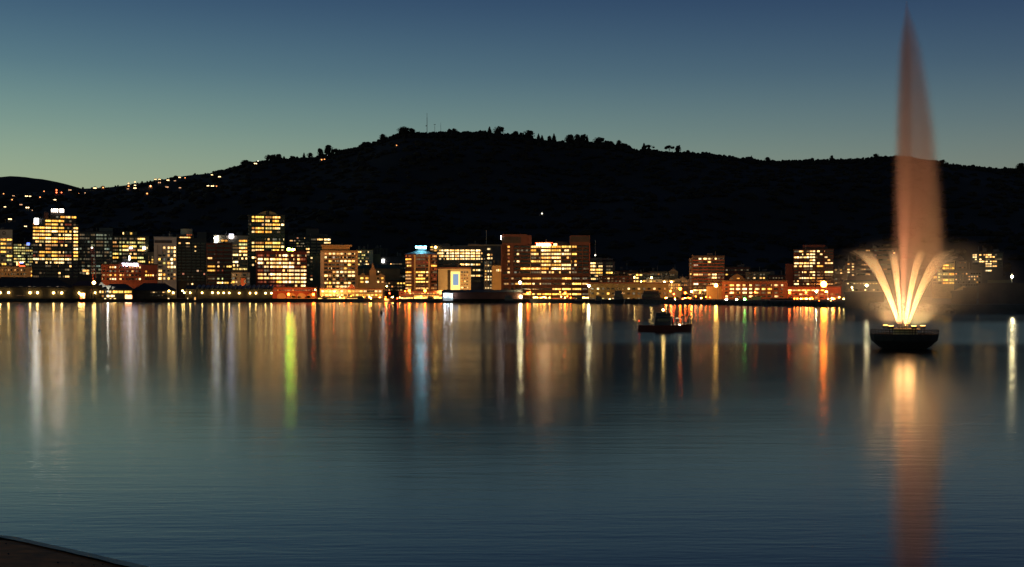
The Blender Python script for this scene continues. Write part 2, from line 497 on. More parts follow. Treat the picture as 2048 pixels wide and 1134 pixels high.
    hsum = math_('ADD', math_('ADD', hsum, math_('MULTIPLY', n2.outputs[0], 0.0056)), math_('MULTIPLY', n3.outputs[0], 0.022))
    bp = N.new("ShaderNodeBump"); bp.inputs["Strength"].default_value = 1.0; bp.inputs["Distance"].default_value = 1.0
    L.new(hsum, bp.inputs["Height"]); L.new(bp.outputs[0], b.inputs["Normal"]); L.new(bp.outputs[0], fr.inputs["Normal"])
    return m
MW = water_mat()
w = MB().quad((-3000, -400, 0), (3000, -400, 0), (3000, 1100, 0), (-3000, 1100, 0)).build("water", MW)
tag(w, kind="structure")

# ------------------------------------------------------------------ beach in the near left corner
sand = mat('lamplit_wet_sand', (0.70, 0.18, 0.022), 0.85, var=0.35, scale=3.0, bump=0.3)  # warm promenade lamplight is put into the sand's base colour
def shore_x(y):            # waterline of the beach: x for a given y
    return -8.45 + (20.4 - y) * 1.32 - 0.02 * (20.4 - y) ** 2 if y < 20.4 else -8.45 - (y - 20.4) * 2.2
bm = MB()
ys = [i * 1.0 - 60 for i in range(0, 101)]
prev = None
for y in ys:
    xs = shore_x(y) if y > -20 else shore_x(-20)
    xs = min(xs, 60.0)
    row = []
    for k in range(0, 15):
        d = -0.6 + k * k * 0.35
        hgt = 0.085 * d * (0.7 + 0.3 * min(1, max(0, d) / 6)) + 0.03 * mnoise.noise(Vector(((xs - d) * 0.6, y * 0.6, 0.0)))
        if k == 0: hgt = -0.12
        row.append((xs - d, y, hgt))
    if prev:
        for k in range(14):
            bm.quad(prev[k], row[k], row[k + 1], prev[k + 1])
    prev = row
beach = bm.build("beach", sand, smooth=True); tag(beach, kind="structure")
foam_m = mat('lamplit_thin_foam', (0.9, 0.70, 0.42), 0.6, var=0.3, scale=1.2)  # foam tinted beige, standing in for warm lamplight on it
fm = MB(); prev = None
for i in range(0, 200):
    y = 15 + i * 0.06
    xs = shore_x(y); wv = 0.24 + 0.12 * mnoise.noise(Vector((y * 0.9, 3, 0)))
    row = ((xs - 0.12 + 0.05 * mnoise.noise(Vector((y * 2, 0, 0))), y, 0.035), (xs + wv, y, 0.012))
    if prev: fm.quad(prev[0], prev[1], row[1], row[0])
    prev = row
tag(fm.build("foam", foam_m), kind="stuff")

pebs = MB(); rp = random.Random(4)
for i in range(70):
    y = rp.uniform(12, 22); d = rp.uniform(0.05, 3.5); x = shore_x(y) - d; r = rp.uniform(0.008, 0.02)
    pebs.ball((x, y, 0.085 * d * 0.75 + 0.01), r, 6, 4, 0.3, rp, 0.6)
tag(pebs.build("pebbles", M['timber']), kind="stuff")
# ------------------------------------------------------------------ land: quay line, city ground, hills
SHORE = [(-400, 603.6), (0, 603.6), (560, 603.9), (760, 604.2), (900, 605.0), (1060, 605.4), (1250, 606.5), (1400, 608.5), (1560, 611.5), (1700, 614.0), (1760, 618.0), (1900, 625), (2300, 627)]
def shoreD(px):
    for (a, ya), (b, yb) in zip(SHORE[:-1], SHORE[1:]):
        if a <= px <= b:
            y = ya + (yb - ya) * (px - a) / (b - a); return F * EYE / (y - HZ)
    return F * EYE / (SHORE[-1][1] - HZ)
quay_m = mat('quay_stone', (0.05, 0.045, 0.04), 0.9, var=0.4, scale=0.5)
qb = MB(); prev = None
GZ = 1.85
for px in range(-400, 2301, 20):
    D = shoreD(px); x = X(px, D)
    row = ((x, D, -0.6), (x, D + 0.15, GZ), (x * 1250 / D, 1250.0, GZ))
    if prev:
        qb.quad(prev[0], row[0], row[1], prev[1]); qb.quad(prev[1], row[1], row[2], prev[2])
    prev = row
tag(qb.build("ground", quay_m), kind="structure")

RIDGE = [(-900, 470), (-300, 410), (0, 392), (100, 381), (160, 377), (210, 375), (260, 369), (310, 361), (370, 351), (420, 346), (450, 341), (490, 330), (530, 322), (580, 319), (640, 315),
         (680, 303), (720, 295), (760, 282), (790, 270), (820, 266), (860, 268), (900, 268), (960, 270), (1020, 273), (1060, 279), (1110, 287), (1160, 288), (1200, 290), (1250, 297), (1290, 303),
         (1340, 306), (1400, 309), (1450, 313), (1500, 322), (1560, 324), (1620, 322), (1700, 320), (1750, 317), (1790, 313), (1830, 318), (1880, 328), (1940, 334), (2000, 340), (2060, 338), (2350, 348), (2900, 380)]
def prof(P, px):
    if px <= P[0][0]: return P[0][1]
    for (a, ya), (b, yb) in zip(P[:-1], P[1:]):
        if a <= px <= b:
            return ya + (yb - ya) * (px - a) / (b - a)
    return P[-1][1]
HD = 2500.0
def ridge_z(x):
    return Z(prof(RIDGE, 1024 + x * F / HD), HD)
def hill_z(x, y):
    r = ridge_z(x)
    if y <= HD:
        t = max(0.0, (y - 1180) / (HD - 1180)); s = t ** 1.25
    else:
        t = (y - HD) / 900.0; s = max(0.0, 1 - 0.55 * t * t)
    n = mnoise.noise(Vector((x * 0.004, y * 0.004, 1.7))) * 26 * math.sin(min(1, t) * math.pi) if y < HD else 0
    return GZ - 0.5 + (r - GZ) * s + n
hill_m = mat('bush_clad_hillside', (0.011, 0.0065, 0.002), 0.95, var=0.5, scale=0.02)
hb = MB(); xs = [-2400 + 16 * i for i in range(0, 301)]
yy = [1180, 1260, 1340, 1430, 1520, 1620, 1720, 1830, 1940, 2050, 2160, 2260, 2350, 2430, 2470, 2500, 2540, 2620, 2760, 3000, 3300]
for y in yy:
    for x in xs: hb.v.append((x, y, hill_z(x, y)))
nx = len(xs)
for j in range(len(yy) - 1):
    for i in range(nx - 1):
        a = j * nx + i; hb.f.append((a, a + 1, a + nx + 1, a + nx))
tag(hb.build("hill", hill_m, smooth=True), kind="structure")
FAR = [(-700, 372), (-60, 357), (0, 354), (18, 352), (50, 354), (90, 359), (120, 365), (150, 373), (170, 379), (230, 392), (400, 440), (700, 520)]
fb = MB(); FD = 3900.0; prev = None
for i in range(0, 90):
    px = -700 + i * 16; x = X(px, FD)
    z = Z(prof(FAR, px) + 0.8 * mnoise.noise(Vector((px * 0.05, 0, 0))), FD)
    row = ((x, FD - 1300, 0), (x, FD - 600, z * 0.55), (x, FD, z), (x, FD + 900, z * 0.5))
    if prev:
        for k in range(3): fb.quad(prev[k], row[k], row[k + 1], prev[k + 1])
    prev = row
tag(fb.build("far_hill", hill_m, smooth=True), kind="structure")

# bush that covers the ridge as one mass
bush = MB(); rb = random.Random(5)
px = -60.0
while px < 2120:
    dens = 1.0 if (px > 430) else 0.35
    for k in range(5 if px > 430 else 2):
        D = HD + rb.uniform(-45, 20); x = X(px + rb.uniform(-3, 3), HD)
        r = rb.uniform(2.2, 4.6) * (1.0 if px > 430 else 0.7) * (0.8 + 1.3 * max(0, mnoise.noise(Vector((px * 0.035, 2.0, 0)))) + (0.45 if 880 < px < 1260 else 0))
        if rb.random() < dens:
            bush.ball((x, D, hill_z(x, D) + r * 0.3), r, 6, 4, 0.35, rb, rb.uniform(0.7, 1.25))
    px += 2.6
tag(bush.build("forest", M['foliage']), kind="stuff")
# rougher bush on the slope facing the harbour
sl = MB()
for i in range(2600):
    y = 1300 + 1150 * rb.random() ** 0.7; x = rb.uniform(-0.46, 0.46) * y
    r = rb.uniform(5, 11); sl.ball((x, y, hill_z(x, y)), r, 6, 4, 0.35, rb, 0.6)
tag(sl.build("forest_slope", M['foliage']), kind="stuff")

# ------------------------------------------------------------------ skyline trees
def crown_mesh(seed, kind):
    r = random.Random(seed); mb = MB()
    if kind == 'round':
        for k in range(16):
            a = r.uniform(0, 6.28); q = r.uniform(0, 0.36); z = r.uniform(0.42, 0.86)
            mb.ball((q * math.cos(a), q * math.sin(a), z), r.uniform(0.10, 0.2), 7, 5, 0.35, r)
        lay = 320
        for k in range(lay):
            a = r.uniform(0, 6.28); ph = r.uniform(-0.5, 1.57); q = 0.5 * r.uniform(0.75, 1.08)
            p = Vector((q * math.cos(a) * math.cos(ph), q * math.sin(a) * math.cos(ph), 0.62 + q * 0.72 * math.sin(ph)))
            leaf(mb, p, 0.035, r)
    elif kind == 'umbrella':
        for k in range(14):
            a = r.uniform(0, 6.28); q = r.uniform(0.05, 0.55)
            mb.ball((q * math.cos(a), q * math.sin(a), 0.78 - q * 0.25 + r.uniform(-0.04, 0.06)), r.uniform(0.12, 0.18), 7, 5, 0.35, r, 0.6)
        for k in range(220):
            a = r.uniform(0, 6.28); q = r.uniform(0, 0.66)
            leaf(mb, Vector((q * math.cos(a), q * math.sin(a), 0.9 - q * 0.3 + r.uniform(-0.12, 0.04))), 0.035, r)
    else:      # pointed pine
        for k in range(16):
            z = 0.2 + 0.75 * k / 15; q = 0.26 * (1.05 - z)
            for j in range(3):
                a = r.uniform(0, 6.28)
                mb.ball((q * math.cos(a), q * math.sin(a), z), 0.05 + 0.12 * (1 - z), 6, 4, 0.35, r)
        for k in range(260):
            z = r.uniform(0.12, 1.0); q = (0.34 * (1.03 - z)) * r.uniform(0.8, 1.4); a = r.uniform(0, 6.28)
            leaf(mb, Vector((q * math.cos(a), q * math.sin(a), z)), 0.03, r)
    return mb.mesh("crown", M['foliage'])
def leaf(mb, p, s, r):
    a = Vector((r.uniform(-1, 1), r.uniform(-1, 1), r.uniform(-1, 1))).normalized() * s * r.uniform(0.6, 1.5)
    b = Vector((r.uniform(-1, 1), r.uniform(-1, 1), r.uniform(-1, 1))).normalized() * s * r.uniform(0.6, 1.5)
    mb.face([tuple(p - a), tuple(p + b), tuple(p + a), tuple(p - b)])
def trunk_mesh(seed):
    r = random.Random(seed); mb = MB()
    mb.tube([(0, 0, -0.15), (0.01, 0, 0.3), (0.0, 0.01, 0.7)], [0.035, 0.026, 0.012], 7)
    for k in range(6):
        a = 6.28 * k / 6 + r.uniform(-.4, .4); z = r.uniform(0.3, 0.55)
        mb.tube([(0, 0, z), (0.16 * math.cos(a), 0.16 * math.sin(a), z + 0.14), (0.3 * math.cos(a), 0.3 * math.sin(a), z + 0.22)], [0.014, 0.009, 0.004], 5)
    return mb.mesh("trunk", M['bark'])
CROWN = {(k, i): crown_mesh(i * 7 + len(k), k) for k in ('round', 'umbrella', 'pine') for i in range(3)}
TRUNK = [trunk_mesh(i) for i in range(3)]
# px, top row, base row, half width px, kind, description
TREES = [
 (490, 320, 331, 8, 'round', "low bushy tree on the ridge above the highest lit house on the left"),
 (537, 309, 322, 7, 'round', "dark round tree at the left end of a cluster on the left slope"),
 (546, 309, 321, 6, 'round', "dark round tree in the middle of a cluster on the left slope"),
 (556, 308, 321, 7, 'round', "dark round tree at the right end of a cluster on the left slope"),
 (568, 312, 320, 4, 'pine', "small pointed tree just right of the left slope cluster"),
 (586, 312, 319, 6, 'round', "low dome shaped tree alone on the left slope of the ridge"),
 (608, 305, 318, 3.5, 'pine', "narrow pointed tree left of the hillside house lights"),
 (620, 305, 317, 6, 'round', "rounded tree beside the narrow pointed one on the left slope"),
 (641, 297, 316, 6, 'round', "medium tree just left of the tallest tree on the left slope"),
 (658, 290, 314, 10, 'round', "tallest round tree on the left slope above a few house lights"),
 (672, 297, 308, 8, 'round', "low wide tree right of the tallest one on the left slope"),
 (728, 286, 296, 8, 'round', "flat bushy tree where the ridge starts to steepen"),
 (766, 268, 283, 7, 'round', "bushy tree on the steep step below the summit"),
 (808, 253, 270, 14, 'round', "large broad tree on the summit left of the radio masts"),
 (824, 257, 270, 8, 'round', "smaller tree touching the broad summit tree near the masts"),
 (909, 257, 270, 6, 'round', "open tree standing alone right of the radio masts"),
 (936, 262, 272, 11, 'round', "wide low tree along the flat top right of the masts"),
 (967, 261, 273, 6, 'round', "ragged low tree left of a pointed one on the flat top"),
 (979, 253, 273, 6, 'pine', "pointed pine just left of the tallest flat top tree"),
 (998, 252, 275, 11, 'round', "tall dense round tree in the middle of the flat top"),
 (1031, 262, 278, 7, 'round', "forked tree between two big round trees on the flat top"),
 (1043, 265, 279, 5, 'round', "small tree on the flank of the second big round tree"),
 (1057, 260, 281, 12, 'round', "second big round tree with a stepped right side"),
 (1077, 267, 285, 5, 'pine', "leaning pointed pine at the end of the flat top"),
 (1084, 270, 286, 5, 'pine', "last pine before the notch in the tree line"),
 (1099, 271, 289, 5, 'round', "ragged tree just right of the notch in the tree line"),
 (1108, 267, 289, 6, 'pine', "sharp peaked pine standing right of the notch"),
 (1139, 269, 290, 9, 'round', "left tree of the large dark clump right of the notch"),
 (1154, 268, 290, 8, 'round', "middle tree of the large dark clump"),
 (1166, 269, 290, 8, 'round', "dense tree at the right of the large dark clump"),
 (1174, 270, 290, 5, 'pine', "pointed tree on the right edge of the large dark clump"),
 (1198, 274, 292, 12, 'round', "mound shaped tree downhill from the large clump"),
 (1220, 282, 295, 8, 'round', "low wide tree further down the right slope"),
 (1238, 280, 297, 6, 'round', "knobbly tree standing out of the falling tree line"),
 (1251, 287, 299, 6, 'round', "small domed tree at the end of the falling tree line"),
 (1288, 286, 303, 6, 'pine', "thin tree at the left of a see through pair"),
 (1297, 288, 303, 12, 'umbrella', "umbrella shaped tree with sky showing under its crown"),
 (1339, 289, 306, 11, 'umbrella', "lone umbrella tree with a visible trunk on the bare saddle"),
 (1356, 291, 307, 6, 'round', "small tree just right of the lone umbrella tree"),
 (1376, 300, 309, 5, 'round', "last low tree before the smooth part of the ridge"),
 (1503, 311, 322, 3, 'pine', "thin spike of a pine on the right hand ridge"),
 (1535, 314, 323, 6, 'round', "low tree beside the thin spike on the right hand ridge"),
 (1663, 311, 321, 4, 'round', "small knob of a tree on the long level right ridge"),
 (1752, 307, 317, 6, 'round', "tree standing up just left of the fountain plume"),
 (1884, 320, 329, 8, 'round', "bushy tree just right of the fountain plume"),
 (2041, 326, 338, 8, 'round', "bushy tree on the ridge at the far right edge"),
]
for i, (px, yt, yb, hw, kind, lab) in enumerate(TREES):
    D = HD - 12; x = X(px, D); zb = min(Z(yb, D), hill_z(x, D) + 1) - 1.0; zt = Z(yt, D); h = zt - zb
    t = thing("pine_tree" if kind == 'pine' else "tree", lab, "tree", (x, D, zb), R.uniform(0, 6.28), "trees standing out along the ridge")
    wr = {'round': 0.5, 'umbrella': 0.66, 'pine': 0.34}[kind]; sxy = hw * D / F / wr
    c = link("crown", CROWN[(kind, i % 3)], t); c.scale = (sxy * (1.12 if kind == 'round' else 1), sxy, h)
    if kind == 'round': c.scale.z = h * 1.12; c.location.z = -0.14 * h
    k = link("trunk", TRUNK[i % 3], t); k.scale = (h * 1.0, h * 1.0, h)

# radio masts
def radio_mast(px, ytop, ybot, label, dishes=(), wd=0.45):
    D = HD - 5; z0 = Z(ybot, D) - 2; z1 = Z(ytop, D)
    t = thing("radio_mast", label, "mast", (X(px, D), D, z0), 0, "radio masts on the summit")
    h = z1 - z0; mb = MB()
    for a in range(3):
        c, s_ = math.cos(a * 2.094), math.sin(a * 2.094)
        mb.tube([(wd * 1.5 * c, wd * 1.5 * s_, 0), (wd * 0.4 * c, wd * 0.4 * s_, h * 0.8)], wd * 0.35, 5)
    for k in range(12):
        z = h * 0.8 * k / 12; q = wd * (1.5 - 1.1 * k / 12)
        mb.box(-q, q, -0.08, 0.08, z, z + 0.2)
    mb.build("lattice", M['metal'], t)
    MB().tube([(0, 0, h * 0.78), (0, 0, h)], wd * 0.4, 6).build("aerial", M['metal'], t)
    for dx, dy, r in dishes:
        MB().tube([(dx, -0.8, h - dy), (dx, 0.2, h - dy)], [r, r * 0.3], 10).build("dish", M['metal'], t)
radio_mast(854, 226, 266, "tallest lattice radio mast on the summit with a small drum on its side", [(-1.6, 26, 1.2)], 0.75)
radio_mast(869.5, 248, 266, "short radio mast carrying a wide head, between the other two masts", [(-1.2, 1.2, 0.8), (1.2, 1.2, 0.8)], 0.5)
radio_mast(881.5, 245, 266, "slim plain radio mast, nearest to the flat tree line", [], 0.4)

# ------------------------------------------------------------------ houses and lamps on the dark hill
def on_hill(px, py):
    """distance at which the sight line px,py meets the hillside"""
    y = 1200.0
    while y < HD:
        if hill_z(X(px, y), y) >= Z(py, y) - 1.0: return y
        y += 8
    return HD - 4
HOUSES = [
 (190, 376, 'w', "wide flat house with a lit front on the skyline at the far left saddle"),
 (206, 375, 'o', "house with a glowing orange room at the right end of the saddle"),
 (157, 386, 'o', "single orange lit house just below the saddle"),
 (172, 386, 'd', "faintly lit house beside the orange one below the saddle"),
 (257, 372, 'o', "orange lit house on the ridge left of the steep street of lights"),
 (270, 370, 'w', "bright warm house on the ridge where the street of lights begins"),
 (270, 376, 'w', "warm lit house just under the bright ridge house"),
 (256, 377, 'd', "dim house left of the pair below the ridge"),
 (301, 373, 'o', "house glowing red and orange apart on the slope"),
 (311, 358, 'w', "white lit house high on the ridge above the orange one"),
 (319, 358, 'w', "second white lit house touching the high one"),
 (319, 365, 'd', "dim house below the two high white houses"),
 (336, 360, 'w', "pale lit house among trees right of the high pair"),
 (350, 361, 'd', "faint house right of the pale one on the ridge"),
 (359, 354, 'w', "wide house with several warm windows under the tree line"),
 (370, 355, 'o', "reddish lit house next to the wide warm one"),
 (318, 377, 'w', "lit house lower on the slope under the ridge group"),
 (334, 374, 'd', "dim house between the ridge group and the lower lane"),
 (360, 375, 'd', "faint orange house at the left of the lower lane"),
 (378, 376, 'o', "small orange house on the lower lane"),
 (388, 376, 'd', "dim house right of the small orange one on the lane"),
 (405, 371, 'w', "left house of the bright row on the lower lane"),
 (416, 371, 'w', "middle house of the bright row on the lower lane"),
 (425, 372, 'w', "brightest house of the row on the lower lane"),
 (433, 372, 'o', "right end house of the row on the lower lane"),
 (424, 349, 'w', "upper house with a lit deck above the lower lane"),
 (435, 348, 'w', "house with bright windows close to the tree line"),
 (439, 353, 'w', "house just beneath the bright one close to the tree line"),
 (294, 387, 'o', "isolated house with orange and white windows mid slope"),
 (302, 386, 'd', "faint house beside the isolated orange one"),
 (503, 327, 'w', "long house with lit windows on the ridge at the foot of the trees"),
 (511, 327, 'w', "second lit house at the foot of the ridge trees"),
 (637, 317, 'w', "left house of the few below the tallest slope tree"),
 (643, 319, 'o', "orange lit house of the few below the tallest slope tree"),
 (649, 318, 'o', "reddish house of the few below the tallest slope tree"),
 (656, 311, 'c', "small cool white lit house right under the tallest slope tree"),
 (667, 315, 'd', "faint house right of the few below the tallest slope tree"),
 (793, 290, 'o', "single lit house alone below the summit"),
 (7, 387, 'o', "leftmost orange lit house on the dark slope above the city"),
 (27, 391, 'd', "faint row of windows between two brighter houses at far left"),
 (53, 392, 'w', "long terrace with several warm windows at far left"),
 (60, 392, 'w', "right end of the long warm terrace at far left"),
 (10, 413, 'w', "pair of pale windows low on the far left slope"),
 (24, 399, 'o', "orange house between the terrace and the pale windows"),
 (42, 409, 'd', "string of small white windows mid far left slope"),
 (55, 415, 'w', "bright white lit house above the tower roof line at far left"),
 (66, 420, 'd', "faint house just right of the bright white one at far left"),
 (80, 394, 'o', "small orange house left of the pair of red lamps"),
 (88, 382, 'o', "high orange house left of the red lamps"),
 (96, 391, 'o', "lone orange house above the tall tower"),
 (110, 399, 'w', "house with a warm window strip above the tower sign"),
 (140, 380, 'd', "tiny pale house near the saddle"),
 (20, 438, 'w', "white lit house low on the slope left of the tall tower"),
 (51, 452, 'w', "white and red lit house just left of the tall tower"),
 (5, 457, 'o', "warm lit house behind the pale building at the left edge"),
]
hw_m = {'w': emat('house_window_warm', (1.0, 0.66, 0.30), 5.0, False), 'o': emat('house_window_orange', (1.0, 0.30, 0.08), 5.0, False),
        'd': emat('house_window_dim', (1.0, 0.50, 0.24), 1.8, False), 'c': emat('house_window_cool', (0.8, 0.9, 1.0), 2.6, False)}
house_wall = mat('weatherboard', (0.30, 0.27, 0.22), 0.8, var=0.1)
def house_proto():
    t = thing("house", "x", "house", (0, 0, 0), 0, "houses with lit windows on the hill")
    MB().box(-4, 4, 0, 7, -3, 3.6).build("wall", house_wall, t)
    MB().extr_y([(-4.5, 3.6), (4.5, 3.6), (0, 6.0)], -0.5, 7.5).build("roof", M['roof_dark'], t)
    return t
hp = house_proto()
for i, (px, py, c, lab) in enumerate(HOUSES):
    D = on_hill(px, py + 1.2) - 6; loc = (X(px, D), D, Z(py, D) - 1.5); sc = 0.55 + 0.35 * R.random()
    if i == 0: t = hp; t.location = loc; t["label"] = lab
    else: t = dup(hp, loc, 0, lab)
    t.rotation_euler.z = -math.atan((px - 1024) / F) + R.uniform(-0.2, 0.2); t.scale = (sc,) * 3
for i, (px, py, c, lab) in enumerate(HOUSES):
    t = [o for o in COL.objects if o.get("label") == lab][0]
    n = {'w': 2, 'o': 1, 'd': 2, 'c': 1}[c]
    for k in range(n):
        xo = (-1.9, 1.7)[k] if n == 2 else 0.2; s_ = 1.25 if c != 'd' else 0.9
        MB().box(xo - s_, xo + s_, -0.15, 0.05, 0.6, 2.6).build("window", hw_m[c], t)

def hill_lamp(px, py, m, lab, r=1.3):
    D = on_hill(px, py + 3) - 5; z = Z(py, D); zb = hill_z(X(px, D), D) - 1
    t = thing("lamp_post", lab, "street lamp", (X(px, D), D, zb), 0, "lamp posts on the hill")
    MB().tube([(0, 0, 0), (0, 0, z - zb)], 0.2, 6).build("pole", M['metal'], t)
    MB().ball((0, 0, z - zb), r, 8, 6).build("lamp_head", m, t)
red_h = emat('red_hill_lamp', (1.0, 0.16, 0.05), 5.0, False); or_h = emat('orange_hill_lamp', (1.0, 0.42, 0.15), 5.0, False); wh_h = emat('white_hill_lamp', (1.0, 0.92, 0.7), 3.0, False)
hill_lamp(113, 380, red_h, "upper red lamp of the red group on the far left slope", 1.5)
hill_lamp(113, 385, red_h, "lower red lamp of the red group on the far left slope", 1.5)
hill_lamp(123, 385, red_h, "small red lamp right of the red pair on the far left slope", 1.2)
hill_lamp(257, 367, or_h, "small orange lamp standing on the skyline left of its brighter twin", 1.1)
hill_lamp(270, 364, or_h, "brighter orange lamp standing on the skyline above the ridge houses", 1.2)
hill_lamp(301, 372, or_h, "orange street lamp glowing mid slope beside a red lit house", 1.5)
hill_lamp(516, 322, wh_h, "small white lamp on the ridge beside the long lit house", 0.9)
hill_lamp(1084, 427, wh_h, "lone white lamp on the dark hill above the twin block", 1.1)
# ------------------------------------------------------------------ the city, left to right
def sodium(px, py, D, energy, col=(1.0, 0.40, 0.08)): return (px, py, D, energy, col)

# --- left edge
b = Bld("office_tower", "pale office tower with a round badge on its blank top, cut by the left edge", -40, 25, 459, 900, M['cream'], 26)
b.windows((479, 528, 7), [(-36, -20), (-19, -1), (1, 12), (13.5, 24)], wts="YGYdGd", h=3.6)
bd = MB(); 
for k in range(20):
    a, c = 2 * math.pi * k / 20, 2 * math.pi * (k + 1) / 20; q, q2 = 1.35, 0.95
    bx, bz = b.lx(8), b.lz(466)
    bd.quad((bx + q * math.cos(a), -0.15, bz + q * math.sin(a)), (bx + q * math.cos(c), -0.15, bz + q * math.sin(c)), (bx + q2 * math.cos(c), -0.15, bz + q2 * math.sin(c)), (bx + q2 * math.cos(a), -0.15, bz + q2 * math.sin(a)))
bd.box(b.lx(6.6), b.lx(9.4), -0.2, 0.0, b.lz(467.2), b.lz(465.4)); bd.build("badge", M['roof_dark'], b.root)
b.done()
b = Bld("office_block", "greenish block with slanting rows of lights just left of the tallest left tower", 26, 67, 486, 930, M['olive'], 26)
b.windows((490, 529, 8), (27, 66, 5), wts="GdGgG", h=2.6)
o = b.part("sign", LM['sign_blue'], 53.5, 59.5, 485.3, 490.2, f=-0.7, d=0.4)
b.done()
b = Bld("billboard", "curved neon sign glowing red, orange and blue over the arched low building", 33, 52, 523, 790, M['roof_dark'], 0.5, cat="neon sign", zbase=Z(534, 790), body=False)
for a_, z1, z2, m_ in ((33, 524, 531, 'sign_orange'), (36.5, 525, 531, 'sign_red')): b.part("tube", LM[m_], a_, a_ + 2, z1, z2, f=0, d=0.3)
b.part("tube", LM['sign_lilac'], 39, 47, 524.3, 525.4, f=0, d=.3); b.part("tube", LM['sign_red'], 39, 50, 531.5, 532.6, f=0, d=.3); b.part("tube", LM['sign_blue'], 40, 46, 526.2, 527, f=0, d=.3)
b.wall.box(b.lx(34), b.lx(50), 0.4, 0.8, 0, b.lz(524)); b.wall.build("frame", M['roof_dark'], b.root)
b = Bld("arched_building", "low orange lit building with two rows of tall arched windows at the far left", -20, 64, 533, 800, M['tan'], 16)
b.windows([540, 548], (-18, 52, 11), wts="OdOdO", h=4.2, gap=3.4)
b.windows([543, 551], [(62, 64)], wts="Y", h=3.6)
b.done(M['roof_dark'])
# --- tallest left tower
b = Bld("office_tower", "tallest stepped tower at left, its floors striped with yellow light, bright signs on top", 65, 157, 447, 900, M['black_cladding'], 30)
b.block(80, 140, 437, None, f=1.5, d=26); b.block(100, 152, 430, None, f=2, d=24); b.block(88, 97, 424, None, 3, 10)
bays = [(66, 77.5), (78.5, 89), (90.5, 102), (103, 115), (116.5, 128), (129.5, 143), (147, 156)]
pat = ["  YYYd ", "O.YYPRd", "YYWYYdW", "YYWWYYW", "WWYdPWW", "WYWWYWW", "PGWYRdW", "dPOOPPW", "..O...W", "dYYYPdY", "RYdYORY", "WWYWWWG", "PPPWPd.", "..d.PP.", ".....d.", ".d..P..", "d...dP."]
ys = [441.8 + 6.95 * i for i in range(17)]
b.windows(ys, bays, pat, h=4.0, gap=1.2)
b.windows([433.5], [(112, 119), (120.5, 130), (131, 141), (143, 153)], ["dYWY"], h=3.6, f=2.0, ledge=False)
b.glyphs("sign", LM['sign_pink'], 102.5, 117, 417.5, 423.5, 4, f=1.4, label="white illuminated roof sign with unreadable letters")
b.part("sign", LM['sign_pink'], 119, 127.5, 417.6, 423.4, f=1.6, d=0.4)
b.part("sign_frame", M['roof_dark'], 101, 129, 423.6, 430, f=2.2, d=0.5)
b.part("sign", LM['sign_hot'], 68.8, 77.2, 437.6, 448.4, f=-0.6, d=0.4)
b.part("plant_room", M['sheet_red'], 88, 96.5, 425, 437, f=1.0, d=6)
b.done(False)
# --- dim green tower
b = Bld("office_tower", "dim green glazed office tower right of the tallest left tower", 157, 226, 464, 960, M['green_glass'], 26)
b.block(199, 226, 455, None, 4, 14)
b.windows((470, 546, 12), [(159, 169), (170.5, 180), (181.5, 190), (192, 206), (208.5, 218), (219, 224)], wts="gddgeg.", h=3.4)
b.windows([541.5, 546.8], [(165, 171), (172, 178)], ["WW", "dW"], h=3.6, f=-0.3, ledge=False)
b.done()
b = Bld("office_tower", "squat tower with green white floors and a small lit cabin on its roof", 226, 298, 472, 990, M['olive'], 26)
b.block(246, 274, 463, None, 3, 14)
b.windows((477.5, 523, 7), [(225, 236.5), (238.5, 243), (245, 257), (259, 273), (275, 290)], ["ddddW", "OGGGG", "OGYYG", "dGWRW", "YGdPd", "YddYG", "d.d.G"], h=3.3)
b.windows([466.5], [(245, 247.5), (260, 264.5)], ["WY"], h=4, f=2.9, ledge=False)
b.windows([495.7], [(258.5, 264), (285.5, 291), (293, 295)], ["WWW"], h=3.4, f=-0.5, ledge=False)
b.part("sign", LM['sign_white'], 258.5, 264.5, 494.3, 497.6, f=-1.2, d=0.4)
b.part("sign", LM['sign_white'], 285.5, 291, 493.6, 498.2, f=-1.2, d=0.4)
b.done()
b = Bld("apartment_block", "small sandy block lit at its corner beside the squat tower", 296, 310, 504, 930, M['tan'], 14)
b.windows((514, 530, 4), [(297.5, 300.5), (303, 306)], wts="OYYd", h=2.8)
b.done()
# --- building with TOWER sign
b = Bld("brick_office", "dark red office with the big white word on its parapet", 203, 290, 529, 770, M['brick'], 20)
b.windows((534.5, 558, 4), [(205, 210), (213.5, 217.5), (218.5, 222.5), (223.5, 227.5), (228.5, 232), (238.5, 243), (244, 248), (252.5, 256.5), (257.5, 261.5), (262.5, 267), (271, 275), (277.5, 281.5)], ["  WWWWPPOOOP", "..dPdPPdPWd.", "OOYWYWOdO...", "W.PWWWdPdddW"], h=3.4)
b.part("parapet", M['brick'], 236, 284, 525.5, 529, f=0.3, d=1.0)
fc = bpy.data.curves.new("sign", 'FONT'); fc.body = "TOWER"; fc.extrude = 0.15; fc.offset = 0.08; fc.align_x = 'CENTER'; fc.align_y = 'CENTER'; fc.size = 2.75
fc.materials.append(LM['sign_lilac'])
tmp = link("sign", fc); bpy.context.view_layer.update(); sme = bpy.data.meshes.new_from_object(tmp); bpy.data.objects.remove(tmp)
so = link("sign", sme, b.root); so.location = (b.lx(260.5), -0.9, b.lz(529.6)); so.rotation_euler = (math.pi / 2, 0, 0); so.scale = (1.0, 0.92, 1)
so["label"] = "white neon word TOWER"
b.part("beacon", LM['sign_white'], 257.8, 260, 511.2, 520.2, f=2.0, d=0.7)
b.part("mast", M['metal'], 258.6, 259.2, 520.3, 529, f=2.2, d=0.25)
b.done()
b = Bld("brick_office", "plain red block with one bright row of windows right of the lettered office", 290, 315, 530, 765, M['brick'], 18)
b.windows([543, 550.5, 558], [(290, 294), (295, 298.5), (299.5, 303), (304, 307.5), (311, 313.5)], ["Y    ", "YYYWd", "....."], h=3.8)
b.done()
